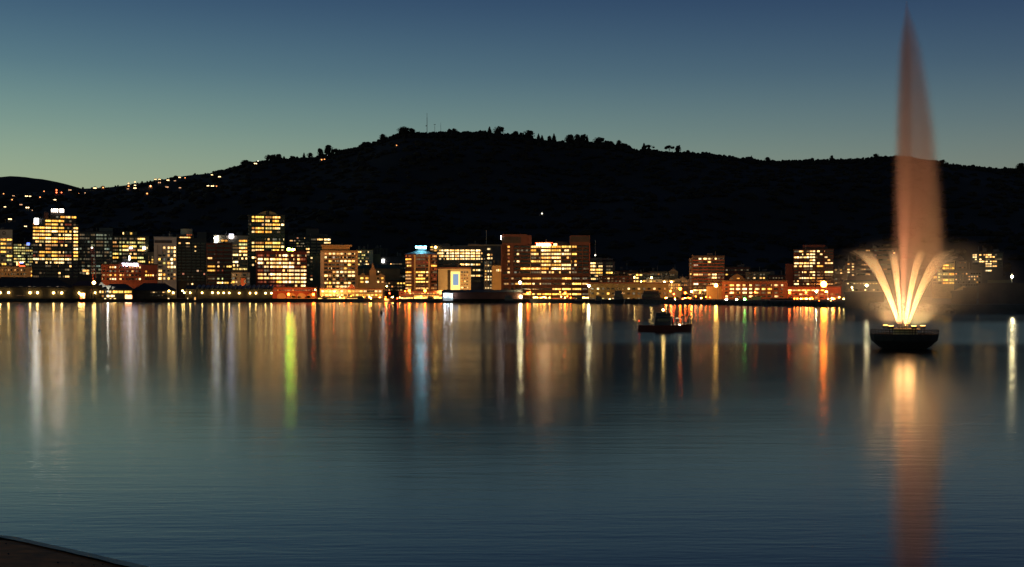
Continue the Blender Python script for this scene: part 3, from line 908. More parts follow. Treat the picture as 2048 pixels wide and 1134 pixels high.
b = Bld("office_block", "pale slab block with a flat blank crown and glowing stair windows", 308, 353, 475, 880, M['white'], 22)
b.windows((495.5, 557, 9), [(316.5, 323.5), (326, 331), (335, 339), (341, 345.5), (347, 351)], [" WPPW", " dWgW", "..W.W", "Yd.WW", ".GWW ", ". WWW", "Wd.gd", "WYd.P", "WWY.O"], h=3.8, ledge=False)
b.part("column", M['concrete'], 324.3, 325.4, 490, 566, f=-0.8, d=0.8); b.part("column", M['concrete'], 314.8, 315.8, 490, 566, f=-0.8, d=0.8)
b.part("fascia", M['concrete_dark'], 309, 344, 480.5, 486, f=-0.5, d=0.5)
b.done(M['roof_pale'])
b = Bld("office_tower", "nearly unlit black tower with a pale round cap, centre left", 353, 413, 476, 900, M['black_cladding'], 26)
b.block(352, 386, 469, 476, 1, 14); b.block(395, 413, 463, 476, 6, 16)
b.windows((487, 560, 13), [(355, 362), (364, 371), (372.5, 382), (384, 391), (393, 400), (402, 410)], wts="........e.", h=3.2)
b.windows([486.5, 493.2, 502], [(357, 361), (372, 379), (389, 392)], ["WWd", "ddP", "  W"], h=2.6, f=-0.4, ledge=False)
b.windows([553.5, 568], [(374.5, 377), (382.5, 386)], ["dd", "dW"], h=2.4, f=-0.4, ledge=False)
b.windows([475], [(359, 381)], ["W"], h=1.8, f=0.6, ledge=False)
b.windows([469.7], [(368, 384)], ["R"], h=2.6, f=0.6, ledge=False)
b.done(False)
cap = MB(); zc = b.lz(476)
cap.prism([(b.lx(373) + b.lx(384) * 0 + 4.2 * math.cos(a * math.pi / 10), 8 + 4.2 * math.sin(a * math.pi / 10)) for a in range(20)], b.lz(469) + 0.01, b.lz(457))
cap.build("plant_room", M['cream'], b.root)
b = Bld("office_block", "dark red black block with a few isolated lit strips and thin pale edge lines", 413, 464, 487, 850, M['sheet_red'], 22)
b.windows((492, 565.5, 10), [(415, 430), (434, 446), (448, 463)], ["...", "...", "d..", "P..", ".e.", "YPY", "YR.", "...", "dG.", ".WY"], h=3.4)
for yy_ in (517, 528, 553, 562): b.part("string_course", M['concrete'], 414, 463, yy_, yy_ + 0.5, f=-0.45, d=0.3)
b.part("edge_fin", M['concrete'], 413.2, 413.9, 516, 568, f=-0.5, d=0.5)
b.done()
b = Bld("office_block", "yellow lit block with an emblem and a square sign, left of the crowned tower", 428, 496, 471, 930, M['cream'], 24)
b.windows((481.5, 545, 10), [(442, 448), (449.5, 455), (465.5, 476), (478, 494)], ["YYdY", "GGYG", "..dW", "..dW", "..WW", "..PP", "..W.", "..PP", "..GG", "..Od"], h=3.4)
sg = MB(); q = [(-2.0, 0), (-1.2, 4.0), (-2.6, 7.0), (-1.4, 9.2), (0.0, 8.4), (1.6, 10.4), (3.2, 10.8), (1.8, 8.8), (2.2, 6.6), (2.6, 3.0), (0.6, -0.6)]
sg.extr_y([(x_ * 0.62 + b.lx(432), z_ * 0.47 + b.lz(485.5)) for x_, z_ in q], -1.4, -1.0)
sg.build("emblem", LM['sign_white'], b.root)["label"] = "white lit fruit shaped emblem at the roof corner"
b.part("sign", LM['sign_lilac'], 458.5, 466.5, 468.3, 476, f=-0.9, d=0.4)
b.part("floodlit_bay", M['cream'], 456, 476, 478, 490, f=-0.3, d=0.3)
b.done()
b = Bld("office_block", "low cream building with an orange doorway and a red booth under the emblem block", 463, 500, 545, 790, M['cream'], 14)
b.windows([550, 557, 564], [(464, 469), (470.5, 474.5), (486, 492), (494, 499)], ["OO.d", "d..d", "YW.d"], h=4)
b.done()
b = Bld("booth", "small red lit booth in front of the low cream building", 481, 491, 556, 770, M['brick'], 5, cat="booth")
b.windows([563], [(488.3, 490.3)], ["O"], h=6, ledge=False); b.done()
# --- crowned tower
b = Bld("office_tower", "tall tower with a curved split crown and gold lit floors, left of centre", 496, 570, 431, 900, M['black_cladding'], 30)
bays = [(499, 502), (503.5, 509), (510.5, 528), (530.5, 543), (545, 560), (562, 568)]
pat = [" YYOW ", " YYWYd", "d.eWYW", ".OYGW.", ".PYYd.", "......", ". .PdP", ".WOYYd", ".YYGYW", ".WWPYP", ".....d", ".WWdYP", "..Y..Y", ".P..P."]
b.windows([434.5 + 7.35 * i for i in range(14)], bays, pat, h=4.3)
b.part("string_course", M['concrete_dark'], 498, 568, 468, 470, f=-0.4, d=0.4); b.part("string_course", M['concrete_dark'], 498, 568, 474.5, 476.5, f=-0.4, d=0.4)
for s_ in (-1, 1):
    pts = []
    cxm = b.lx(535.5)
    for k in range(9):
        t_ = k / 8.0; dxp = (3.4 + t_ * 19.5) * b.sx
        pts.append((cxm + s_ * dxp, b.lz(431) + (1 - t_ ** 1.6) * 8.0 * b.sz * 1.15))
    poly = [(cxm + s_ * 3.4 * b.sx, b.lz(431) + 0.02)] + pts[:-1] + [(cxm + s_ * 22.9 * b.sx, b.lz(431) + 0.02)]
    if s_ > 0: poly = poly[::-1]
    MB().extr_y(poly, 1.0, 22).build("crown", M['tan'], b.root)
b.part("core", M['black_cladding'], 532.4, 538.6, 420.5, 431, f=3, d=18)
for k in range(12):
    b.windows([442 + 6.5 * k], [(496.8, 498.2)], ["d"], h=1.8, f=-0.2, ledge=False)
b.done(M['roof_dark'])
# --- red lit block
b = Bld("office_block", "wide red lit block with eight bays of bright windows per floor, left of centre", 512, 614, 503, 820, M['brick'], 24)
bays = [(515.5 + 12.3 * i, 526.3 + 12.3 * i) for i in range(8)]
pat = ["RRPWWPPP", "WWWWWPPR", "WWWWWWPP", "dWWWWWRW", "RdRRPWWW", "WWWWWWWW", "WWWWWWWW", "RRRYWWWW", "..RRRRPW"]
b.windows([511 + 7.55 * i for i in range(9)], bays, pat, h=4.4)
b.band(503.2, 506.5); b.done(M['sheet_red'])
b = Bld("terrace_building", "low red arcade building with arches, glowing under sodium lamps on the quay", 545, 634, 576, 740, M['brick'], 14)
b.windows([580.5], (547, 630, 16), wts="dddOd", h=2.2, gap=1.0, ledge=False)
for i in range(4):
    cxp = 563 + 20 * i; mb = MB(); mid = b.lx(cxp); rr_ = 2.6; zb_ = b.lz(593)
    pts = [(mid + rr_ * math.cos(a * math.pi / 10), -0.12, zb_ + rr_ * 0.8 * math.sin(a * math.pi / 10)) for a in range(11)]
    mb.face([(mid - rr_, -0.12, b.lz(599)), (mid + rr_, -0.12, b.lz(599))] + pts); mb.build("arch", M['tan'], b.root)
b.band(583.6, 585.4, out=0.6); b.done(M['sheet_red'])
# --- dark round and stepped towers behind
b = Bld("office_tower", "dark drum shaped tower with curved rows of small lights behind the red block", 576, 614, 472, 1060, M['black_cladding'], 26)
b.block(593, 611, 465, None, 4, 14)
b.windows((476, 503, 6), [(579, 585), (587, 592), (593, 600), (601, 611)], ["  eP", "Pedd", "..Gd", "..dd", "..PP", "..P "], h=2.2)
b.done()
b = Bld("office_tower", "dark stepped tower with two lit strips at its top right, behind the tan slab", 610, 663, 474, 1030, M['black_cladding'], 26)
b.block(612, 638, 457, None, 3, 18)
b.windows((479, 530, 9), [(611.5, 619), (622, 632), (634, 646), (648, 661)], [" dWW", "...W", "....", "W..P", "P..P", "d...", "PW.d", "d.P.", "...."], h=2.8)
b.done()
b = Bld("glasshouse_office", "lime green and yellow floodlit roof lamps on a small service tower", 574, 592, 502.5, 860, M['roof_dark'], 8, cat="roof lamps", zbase=Z(509, 860))
b.lamp(577.5, 499, LM['lime'], 1.25, name="lamp"); b.lamp(585, 499.4, LM['lime'], 0.8, name="lamp"); b.lamp(588, 499, LM['yellow'], 0.6, name="lamp")
b.done()
b = Bld("office_block", "olive grey narrow block with scattered bright windows between red block and tan slab", 613, 644, 512, 900, M['olive'], 20)
b.block(627, 642, 510, None, -0.2, 12)
b.windows((516, 566, 8), [(614, 618), (620.5, 625), (627, 632), (634, 640)], ["PP.P", ".dPW", "d.WP", "..dd", ".P..", ".R..", "PW.W", ".P.."], h=3)
b.done()
# --- tan slab with white windows
b = Bld("office_block", "tan slab block with tall framed bays and a deep roof hood, centre left", 641, 716, 501, 780, M['tan'], 26)
b.block(644, 700, 491, 499, 2, 18)
pat = ["OWWWWWWP", "P.edPP.d", ".YPdWWWW", "..ddddY.", ".PP.dYd.", "..PWWWWW", "WOYWPPWP", "P.O.Rd..", "WYWWPWWd", "YWPWWPPP", "d.d.PPW.", "YYWYWWWW"]
b.windows([507.5 + 7.3 * i for i in range(12)], [(648.5, 655.5)] + [(657 + 7.7 * i, 663.4 + 7.7 * i) for i in range(7)], pat, h=4.2)
for i in range(8): b.part("fin", M['concrete'], 655.8 + 7.7 * i, 656.5 + 7.7 * i, 510, 590, f=-0.9, d=0.6)
b.part("roof_hood", M['tan'], 642, 704, 490, 492.6, f=-1.5, d=18)
b.part("panel", M['cream'], 641, 647.6, 504, 595, f=-0.3, d=0.3)
b.done(False)
b = Bld("office_block", "pale office block with green tinted windows right of the tan slab", 713, 746, 500, 930, M['cream'], 20)
b.windows((504, 529, 5), (715, 738, 3), ["WdP", "dGd", "GGd", "P.P", "GdP"], h=2.6)
b.done()
b = Bld("office_block", "windowless pale olive end wall behind the copper roof", 745, 761, 508, 935, M['olive'], 16); b.done()
b = Bld("ribbed_tower", "dark ribbed service tower with pale vertical fins", 746, 776, 498, 990, M['roof_dark'], 12)
for i in range(5): b.part("fin", M['concrete_dark'], 748 + 6 * i, 749.2 + 6 * i, 499, 520, f=-0.6, d=0.5)
b.done()
b = Bld("office_block", "dark block with a glowing white vertical sign box, behind the copper roof", 762, 812, 514, 960, M['concrete_dark'], 18)
b.part("sign", LM['sign_white'], 764, 768.6, 518.5, 525.5, f=-0.8, d=0.5)
b.windows((528, 552, 4), (776, 811, 5), wts="dd.P.", h=2.0)
b.done()
b = Bld("warehouse", "broad building under a green copper hipped roof, centre left", 712, 800, 537, 850, M['olive'], 20)
b.done(False)
rf = MB(); x0_, x1_, zz = b.lx(709), b.lx(803), b.lz(537)
rf.prism([(x0_, -0.6), (x1_, -0.6), (x1_, 20.6), (x0_, 20.6)], zz, b.lz(528.5), [(b.lx(730), 8), (b.lx(784), 8), (b.lx(784), 12), (b.lx(730), 12)])
rf.build("roof", M['roof_green'], b.root)
b.windows([543.5], [(755, 757), (760, 762)], ["WP"], h=2.6, ledge=False)
b = Bld("spired_building", "floodlit sandstone building with a pointed spire on its turret and gabled front", 716, 770, 551, 790, M['tan'], 18)
b.block(739, 752, 541, None, -0.8, 5)
b.windows([556.5, 563.8, 570.8], [(720.5, 727), (730.5, 737), (743, 749), (754, 758), (762, 767)], ["YYO.Y", "YWYWO", "YOOYO"], h=4.0)
b.part("parapet", M['tan'], 718, 768, 568.5, 573, f=-0.7, d=0.6)
b.done(M['roof_dark'])
sp = MB(); cxs = b.lx(745.5); z_ = b.lz(541)
sp.prism([(cxs - 1.9, -0.6), (cxs + 1.9, -0.6), (cxs + 1.9, 3.4), (cxs - 1.9, 3.4)], z_ + 0.01, b.lz(536), [(cxs - 1.2, 0.2), (cxs + 1.2, 0.2), (cxs + 1.2, 2.6), (cxs - 1.2, 2.6)])
sp.prism([(cxs - 1.0, 0.4), (cxs + 1.0, 0.4), (cxs + 1.0, 2.4), (cxs - 1.0, 2.4)], b.lz(536) + 0.01, b.lz(525), [(cxs - 0.08, 1.3), (cxs + 0.08, 1.3), (cxs + 0.08, 1.5), (cxs - 0.08, 1.5)])
sp.build("spire", M['tan'], b.root)
gb = MB(); gb.extr_y([(b.lx(720), b.lz(551) + .01), (b.lx(731), b.lz(551) + .01), (b.lx(725.5), b.lz(545.5))], -0.3, 8); gb.extr_y([(b.lx(756), b.lz(551) + .01), (b.lx(768), b.lz(551) + .01), (b.lx(762), b.lz(546.5))], -0.3, 8)
gb.build("gable", M['tan'], b.root)
b = Bld("quay_building", "long two storey lit gallery on the quay below the tan slab and the spire", 640, 766, 578.5, 735, M['tan'], 12)
b.windows([582.5, 590], (642, 764, 16), ["WWWWWWPYYWYPddWWW", "YYWWWPPOYYYYYYYYY"], h=3.6, gap=1.0)
b.done(M['sheet_red'])
gb = MB().extr_y([(b.lx(694), b.lz(578.5) + .61), (b.lx(712), b.lz(578.5) + .61), (b.lx(703), b.lz(568))], -0.3, 9).build("gable", M['brick'], b.root)
# shopfront glow strips
def shops(name, label, x0, x1, yt, yb, D, key='street_glow', n=6, wall='tan', cat="shopfront"):
    s = Bld(name, label, x0, x1, yt, D, M[wall], 6, cat=cat)
    st = (x1 - x0) / n
    for i in range(n):
        a = x0 + st * i + 0.5; q = R.uniform(0.6, 1)
        MB().box(s.lx(a), s.lx(a + st - 1.0), -0.15, 0.05, s.lz(yb), s.lz(yb) + (s.lz(yt) - s.lz(yb)) * q * 0.9).build("shop_window", LM[key] if R.random() < 0.75 else LM['panel_glow'], s.root)
    s.done()
shops("kiosk_row", "row of yellow lit kiosks at the quay below the tan slab", 636, 690, 594.8, 600.2, 715, 'street_glow', 9)
shops("kiosk_row", "dimmer row of kiosks at the quay left of the bushes", 694, 736, 595.6, 600.2, 712, 'panel_glow', 7)
b = Bld("office_block", "low dark shops with red and orange lights between the spire and the octagonal tower", 768, 812, 562, 830, M['concrete_dark'], 16)
b.windows([566.5, 573, 580], (769, 811, 7), ["dO..YYY", "O.O.dd.", "RO..dG."], h=2.8, gap=2.2)
b.done()
b = Bld("office_block", "small olive block squeezed left of the octagonal tower", 790, 812, 548, 860, M['olive'], 16)
b.windows([553, 567, 572.5, 581], [(794, 797), (800.5, 810)], ["dd", "WW", ".d", "Pd"], h=2.8)
b.done()
# --- octagonal tower
s = Bld("octagonal_tower", "eight sided brown tower with a pyramid roof under a cyan white sign", 811, 874, 508, 780, M['sheet_red'], 20, body=False)
W_ = s.lx(874) - s.lx(811); h_ = W_ / 2; c_ = h_ * 0.55; zt = s.lz(508)
octo = [(-c_, 0), (c_, 0), (h_, h_ - c_), (h_, h_ + c_), (c_, 2 * h_), (-c_, 2 * h_), (-h_, h_ + c_), (-h_, h_ - c_)]
s.wall.prism(octo, 0, zt); s.depth = 2 * h_
s.windows((512, 583, 12), [(831, 850), (852, 857)], ["dd", "d.", "RR", "d.", "..", "YP", "PP", "Y.", "YW", "..", "OO", "Od"], h=3.0)
for sd in (-1, 1):
    o_ = MB()
    for i in range(12):
        ry = 512 + 71 / 11 * i
        zc1, zc0 = s.lz(ry - 1.5), s.lz(ry + 1.5)
        a_ = (sd * (c_ + 0.6), 0.0 + 0.35); b_ = (sd * (h_ - 0.3), (h_ - c_) - 0.55)
        key = R.choice("dOYR.d" if sd > 0 else "YOYd.R")
        mb = MB(); p = [(a_[0] + sd * .25, a_[1] - 0.3), (b_[0] + sd * .25, b_[1] - .3)]
        if sd < 0: p = p[::-1]
        mb.quad((p[0][0], p[0][1], zc0), (p[1][0], p[1][1], zc0), (p[1][0], p[1][1], zc1), (p[0][0], p[0][1], zc1))
        me = mb.mesh("window", WM[key]); uvl = me.uv_layers.new(name="UVMap")
        for lp in me.loops:
            c = me.vertices[lp.vertex_index].co; uvl.data[lp.index].uv = (abs(c.x) * 1.5, c.z)
        link("window", me, s.root)
for px in (829.5, 858): s.part("pier", M['tan'], px - 1.6, px + 1.6, 510, 590, f=-0.6, d=0.6)
s.wall.build("wall", M['sheet_red'], s.root)
rt = [(x_ * 1.08, (y_ - h_) * 1.08 + h_) for x_, y_ in octo]
MB().prism(rt, zt + 0.01, s.lz(499.5), [(x_ * 0.22, (y_ - h_) * 0.22 + h_) for x_, y_ in octo]).build("roof", M['roof_pale'], s.root)
s.glyphs("sign", LM['sign_cyan'], 830.5, 846.5, 491, 496.2, 5, f=h_ - 4, label="cyan white roof sign with unreadable letters")
s.part("sign", LM['sign_cyan'], 847.5, 853, 491.2, 497, f=h_ - 4, d=0.4)
s.part("sign_frame", M['metal'], 836, 848, 496.4, 500, f=h_ - 3, d=0.5)
point("sign_light", (0, h_ - 5.5, s.lz(495.5)), (0.25, 0.8, 1.0), 500, s.root, 1.0)
b = Bld("shopping_arcade", "glowing orange red arcade of shops around the foot of the octagonal tower", 798, 884, 583, 752, M['brick'], 8)
b.windows([587], (800, 882, 14), wts="OROYO", h=2.2, gap=1.6, ledge=False); b.done(M['sheet_red'])
shops("shopfront", "dazzling yellow shopfronts at the foot of the octagonal tower", 828, 884, 590.5, 600.5, 738, 'street_glow', 10)
shops("shopfront", "smaller orange shopfronts left of the dazzling yellow ones", 802, 826, 594, 600, 738, 'sign_orange', 5)
# --- floodlit wall with blue panel
b = Bld("theatre", "floodlit mustard building with a tall blue panel in a glowing frame", 876, 942, 537.5, 790, M['cream'], 16)
b.part("frame", LM['panel_glow'], 901.5, 920, 543, 582, f=-0.5, d=0.4)
b.part("screen", LM['screen_blue'], 905.8, 917, 548, 570.5, f=-0.7, d=0.15)
b.part("recess", M['roof_dark'], 895, 900.8, 540, 582, f=-0.15, d=0.12)
b.windows((544, 575, 6), [(922, 926), (928, 931), (933, 936)], ["ddd", "ORO", "RdR", "OPd", "OOd", "PPP"], h=2.6)
b.part("roof_overhang", M['sheet_red'], 875, 943, 534.6, 537.2, f=-1.0, d=17)
b.done(False)
b = Bld("office_block", "wide office block with four unbroken bright top floors, centre", 864, 1003, 492, 880, M['concrete_dark'], 28)
b.block(862, 900, 487, None, 5, 12); b.block(905, 1003, 490, None, 2, 14)
bays = [(868, 874), (875, 877)] + [(878 + 10.5 * i, 887.2 + 10.5 * i) for i in range(8)] + [(962, 964.5), (967, 970)]
pat = ["YP" + "W" * 8 + "Pd", " PWWWWWWWWPd", " PWWWWWWWWPd", "  WWWWWWWWPd", ". ........d.", "d ....WWWW..", ". ......WWd.", ". ......WWd.", "..........d."]
ys = [501, 506.7, 512.3, 517.8, 523.4, 529, 540.2, 551.4, 562]
b.windows(ys, bays, pat, h=3.0)
b.windows([494.2, 499.2], [(860.5, 866), (868.5, 875)], ["YY", "O "], h=2.6, f=-0.2, ledge=False)
b.part("roof_hood", M['tan'], 936, 1003, 489, 492, f=-1, d=20)
b.windows([498, 509.5, 516.5], [(974.5, 980), (982, 984.5)], ["W.", "WO", "WW"], h=3.0, f=-0.3, ledge=False)
b.lamp(871.5, 494.6, LM['warm'], 0.7, name="roof_lamp")
b.part("mast", M['metal'], 972.2, 973.4, 459, 490, f=4, d=0.5)
b.done(False)
b = Bld("stair_tower", "white grid faced stair tower of small square windows in front of the wide office block", 968, 984, 522, 850, M['cream'], 10)
b.windows((525.5, 576, 10), [(970, 972.3), (975.2, 977.5), (980, 982.5)], ["ddd", "OPP", "...", "YWW", "OPO", "WWW", "WWW", "...", "PPP", "PWW"], h=2.6)
b.done()
b = Bld("blank_hall", "plain orange floodlit wall with four small windows beside the twin block", 984, 1004, 531, 800, M['tan'], 14)
b.windows([540.5], (992, 1003, 4), ["WWWW"], h=4.4, gap=0.9, ledge=False); b.done()
b = Bld("office_tower", "dim red tower top behind the orange floodlit wall", 984, 1001, 496, 900, M['sheet_red'], 12)
b.windows((501, 521, 4), [(988, 991), (995, 998)], wts="ddRd", h=3.0); b.done()
# --- twin block
b = Bld("office_block", "great twin topped brown block with glowing letters between its two heads, centre", 1002, 1180, 490, 760, M['sheet_red'], 34)
b.block(1004, 1054, 468.5, None, 0, 30); b.block(1054, 1062.5, 470, None, 2, 20); b.block(1140, 1180, 471, None, 0, 30)
bays = [(1014.5, 1019.5), (1028, 1039), (1041, 1060.5)] + [(1062 + 20.3 * i, 1080.6 + 20.3 * i) for i in range(4)] + [(1143.3, 1153), (1155, 1164), (1166, 1177)]
pat = ["W..WWYYY..", "OddYWYP...", "OP.WWWWY..", "R..dWWP...", "OP.YYWPY..", "O...WYWP..", "O.YWYWWd.d", "Wd.dPPPd.."]
b.windows([493.5 + 7.3 * i for i in range(8)], bays, pat, h=4.4)
b.windows([545.5], [(1007, 1019)], ["."], h=4); 
b.windows([556.8, 567.5, 578, 588.3], [(1007.5, 1017), (1022, 1027), (1030, 1041)] + [(1044 + 20 * i, 1062 + 20 * i) for i in range(7)], [".O.YYddYddY"[:10], "OdYYPd.PYP", "e.....PYYd", "  OYYYYYYd"], h=3.8)
b.band(548.5, 551.5, out=0.8)
for a_, z1, z2 in ((1004, 474, 486), (1141, 473, 484)): b.part("cladding", M['roof_dark'], a_, a_ + 38, z1, z2, f=-0.25, d=0.2)
b.part("sign", LM['sign_pink'], 1001.2, 1002.6, 471, 479, f=-0.6, d=0.5)
b.glyphs("sign", LM['sign_peach'], 1073, 1102, 486.6, 491.8, 6, f=-1.0, label="white hot roof letters, too bright to read")
b.part("sign", LM['sign_orange'], 1107, 1114, 487, 491.6, f=-1.0, d=0.4)
b.part("sign", LM['sign_red'], 1070.5, 1105, 485.2, 486.2, f=-0.9, d=0.3)
for px in (1060.9, 1081.2, 1101.5, 1121.8, 1141.6): b.part("pier", M['tan'], px - .5, px + .5, 492, 548, f=-0.7, d=0.6)
b.part("edge_strip", M['brick'], 1178.4, 1180, 486, 548, f=-0.5, d=0.5)
b.done(False)
shops("quay_lights", "line of small lit kiosks under the podium of the twin block", 1082, 1178, 596.5, 600.2, 700, 'panel_glow', 16, wall='brick')
# --- right of twin
b = Bld("office_block", "terraced block stepping down in bright floors right of the twin block", 1178, 1230, 524, 860, M['concrete_dark'], 22)
b.block(1178, 1197, 520, None, 1, 16); b.block(1178, 1226, 516, 520, 6, 10)
b.windows([526.5, 532.5, 539.3, 545.5, 551.5, 557.8], [(1180.5, 1191), (1192, 1205), (1212, 1225)], ["Wd.", "WPd", "WWd", "WYY", "PWd", "Wd."], h=3.2)
b.part("mast", M['metal'], 1190, 1190.8, 479, 520, f=5, d=0.4)
b.lamp(1190.5, 510, LM['house_white'], 0.5, f=4, name="beacon")
b.done()
b = Bld("classical_building", "long low dark brick building with a row of arched lit windows on the quay", 1176, 1336, 567, 700, M['olive'], 18)
b.windows([577.5], (1180, 1334, 15), wts="dd.dOd.P", h=4.4, gap=5.2)
b.windows([587], (1180, 1334, 15), ["dYdY.ddddd.dd.d"], h=6.0, gap=5.4)
b.windows([598], (1180, 1334, 15), ["ddGdW.dW.d....."], h=4.0, gap=5.4)
b.band(568.2, 570.4, out=0.6); b.done(M['sheet_red'])
b = Bld("office_block", "reddish low block with a few tiny windows behind the long brick building", 1196, 1268, 552, 780, M['sheet_red'], 16)
b.windows([557, 562.5], (1198, 1266, 9), wts="..d.Pd", h=2.4, gap=3.0); b.done()
b = Bld("office_block", "dark red terrace higher up the slope behind the low blocks", 1232, 1275, 541, 900, M['brick'], 14)
b.windows([546], (1234, 1273, 7), wts=".d.d", h=2.2, gap=2.5); b.done()
b = Bld("car_park", "open deck car park with bright lamps in its side, behind the long brick building", 1255, 1300, 546, 850, M['tan'], 14)
b.windows([550, 556, 562.5], (1257, 1299, 6), ["O.YW..", "YWW...", ".WYdY."], h=2.8, gap=1.5); b.done()
b = Bld("apartment_block", "row of tan flats with a column front, left of the gabled house", 1297, 1336, 543.5, 860, M['tan'], 12)
b.windows([548.5, 556], (1299, 1335, 7), wts="dd.dOd", h=3.2, gap=2.2); b.done()
b = Bld("gabled_house", "tan house with a tall triangular gable facing the bay", 1337, 1356, 544, 850, M['tan'], 12)
b.windows([550], (1339, 1354, 3), wts="d.d", h=3.6, gap=2.0); b.done(False)
MB().extr_y([(b.lx(1336), b.lz(544) + .01), (b.lx(1357), b.lz(544) + .01), (b.lx(1346.5), b.lz(536.6))], -0.5, 12.5).build("roof", M['tan'], b.root)
b = Bld("apartment_block", "dim long flats with lit balconies behind the junction", 1290, 1352, 559, 800, M['tan'], 12)
b.windows([562.6], (1292, 1350, 9), wts="OYOYPd", h=2.4, gap=2.0); b.done()
b = Bld("gabled_house", "cream floodlit building with a small pointed gable left of the banded tower", 1350, 1378, 559, 790, M['cream'], 14)
b.windows([563, 570], (1360, 1374, 4), wts="OdO.", h=3.4, gap=1.6); b.done(False)
MB().extr_y([(b.lx(1359), b.lz(559) + .01), (b.lx(1373), b.lz(559) + .01), (b.lx(1366), b.lz(552.5))], -0.4, 14).build("roof", M['cream'], b.root)
MB().box(b.lx(1350), b.lx(1358.8), 0, 14, b.lz(559) + .01, b.lz(559) + .5).build("parapet", M['cream'], b.root)
b = Bld("apartment_block", "low cream flats glowing under street lamps at the junction", 1334, 1362, 566, 770, M['cream'], 12)
b.windows([570, 576], (1336, 1360, 5), wts="OYdOY", h=3.0, gap=2.0); b.done()
# --- banded tower
b = Bld("office_tower", "banded pink and brown tower with bright ground floors, right of centre", 1384, 1449, 513, 720, M['concrete_dark'], 22)
b.block(1378, 1384, 516, None, 0.5, 20)
b.block(1384, 1386, 509, None, -0.4, 3)
bands_y = [517.5 + 6.3 * i for i in range(12)]
pat = ["PWWPPd", "Pd.W..", "e..e..", "e.e...", "e.....", "WWdPWd", "...dWd", "e.....", "WPdWW.", "....W.", "WWWWWW", "e.e..d"]
b.windows(bands_y, [(1386.5, 1396), (1397, 1405), (1406.5, 1414), (1415.5, 1422), (1423.5, 1433), (1434.5, 1447)], pat, h=3.2)
for y_ in bands_y[:8]: b.part("string_course", M['brick'], 1385, 1448.6, y_ + 2.2, y_ + 3.6, f=-0.55, d=0.4)
b.windows((520, 590, 11), [(1379, 1382.5)], wts="dddY", h=2.6, f=0.4, ledge=False)
b.done()
b = Bld("hall", "orange floodlit hall with tall columns at the foot of the banded tower", 1413, 1444, 573, 660, M['tan'], 12)
for i in range(7): b.part("column", M['tan'], 1415 + 4.2 * i, 1416.6 + 4.2 * i, 575, 596, f=-0.7, d=0.6)
b.done(M['sheet_red'])
b = Bld("office_block", "dim tan block behind the four storey building right of the banded tower", 1448, 1500, 535, 860, M['sheet_red'], 14)
b.windows([540, 549], (1450, 1498, 8), ["d.dd.d.d", "YYd...PP"], h=2.6, gap=2.0); b.done()
b = Bld("office_block", "pale stepped flats on the slope behind the four storey building", 1491, 1545, 544, 830, M['tan'], 14)
b.windows([549, 556], (1493, 1543, 8), wts="Wd.d..d", h=2.8, gap=2.4); b.done()
b = Bld("office_block", "low red roofed terrace at the right end behind the four storey building", 1536, 1580, 551, 800, M['sheet_red'], 12)
b.windows([556], (1538, 1578, 7), wts="d..dd", h=2.4, gap=2.2); b.done()
b = Bld("police_building", "four storey dark brick building with a grid of paired bright windows on the quay", 1444, 1575, 563, 640, M['sheet_red'], 18)
pat = ["PYWPPddPWP", "PWWWPWYY.d", ".WYWPWdYd.", "W...W.PdP."]
b.windows([570.5, 578, 585.5, 592.8], [(1449.5, 1455), (1459, 1467.5), (1472, 1480), (1484.5, 1493), (1497.5, 1505.5), (1510, 1518.5), (1523, 1531), (1535, 1543.5), (1548, 1556), (1561, 1566)], pat, h=4.0)
b.windows([600], [(1450, 1455)], ["W"], h=2.4, ledge=False)
b.done(M['roof_dark'])
MB().extr_y([(b.lx(1456), b.lz(563) + .62), (b.lx(1492), b.lz(563) + .62), (b.lx(1484), b.lz(552)), (b.lx(1474), b.lz(547.5)), (b.lx(1464), b.lz(552))], 1, 14).build("dome", M['roof_dark'], b.root)
b.windows([556.5, 562], [(1461, 1465), (1473, 1479)], ["dW", "W "], h=2.0, f=0.6, ledge=False)
b = Bld("shed", "small orange lit shed in front of the four storey building", 1504, 1522, 595.5, 560, M['tan'], 6, cat="shed"); b.done(M['tan'])
b = Bld("shed", "long low grey shed along the quay left of the big sodium lamp", 1542, 1600, 599.5, 530, M['concrete_dark'], 6, cat="shed"); b.done()
# --- right tower
b = Bld("office_tower", "broad reddish office tower with strips of bright windows by the big sodium lamp", 1587, 1667, 500, 700, M['sheet_red'], 24)
b.block(1605, 1650, 489, None, 5, 14)
b.block(1570, 1586, 527, None, 3, 14)
bays = [(1588, 1597), (1598, 1606), (1607, 1618), (1619, 1630), (1633.5, 1646), (1649, 1666)]
pat = ["dWdWPP", " PPWPe", "WWWWPP", ". .W.P", "WWWWPP", "PWWPY.", ". dd..", ".PPWdW", "dP.Pdd", ".WWWO.", "P.d.O.", "W.WPPO"]
b.windows([502.5 + 5.95 * i for i in range(12)], bays, pat, h=3.0)
b.done()
b = Bld("office_block", "low brightly lit podium at the foot of the broad reddish tower", 1572, 1682, 575, 640, M['brick'], 14)
b.windows([580.5], (1575, 1650, 8), ["WWYWYWWY"], h=2.8, gap=1.0); b.windows([588.5, 595], (1575, 1680, 10), ["R.PdR.OPOd", ".OPd.O.ROO"], h=3.4, gap=3.0); b.done(M['sheet_red'])
b = Bld("glasshouse", "small building with a pyramid of lit roof lights right of the broad reddish tower", 1667, 1694, 541, 760, M['tan'], 10)
b.windows([540, 546, 558, 566], [(1669, 1674), (1679.5, 1684)], ["WW", "dW", "d.", "OO"], h=2.6); b.done()
b = Bld("office_block", "mist veiled block with scattered windows, first left of the fountain", 1690, 1712, 524, 790, M['sheet_red'], 14)
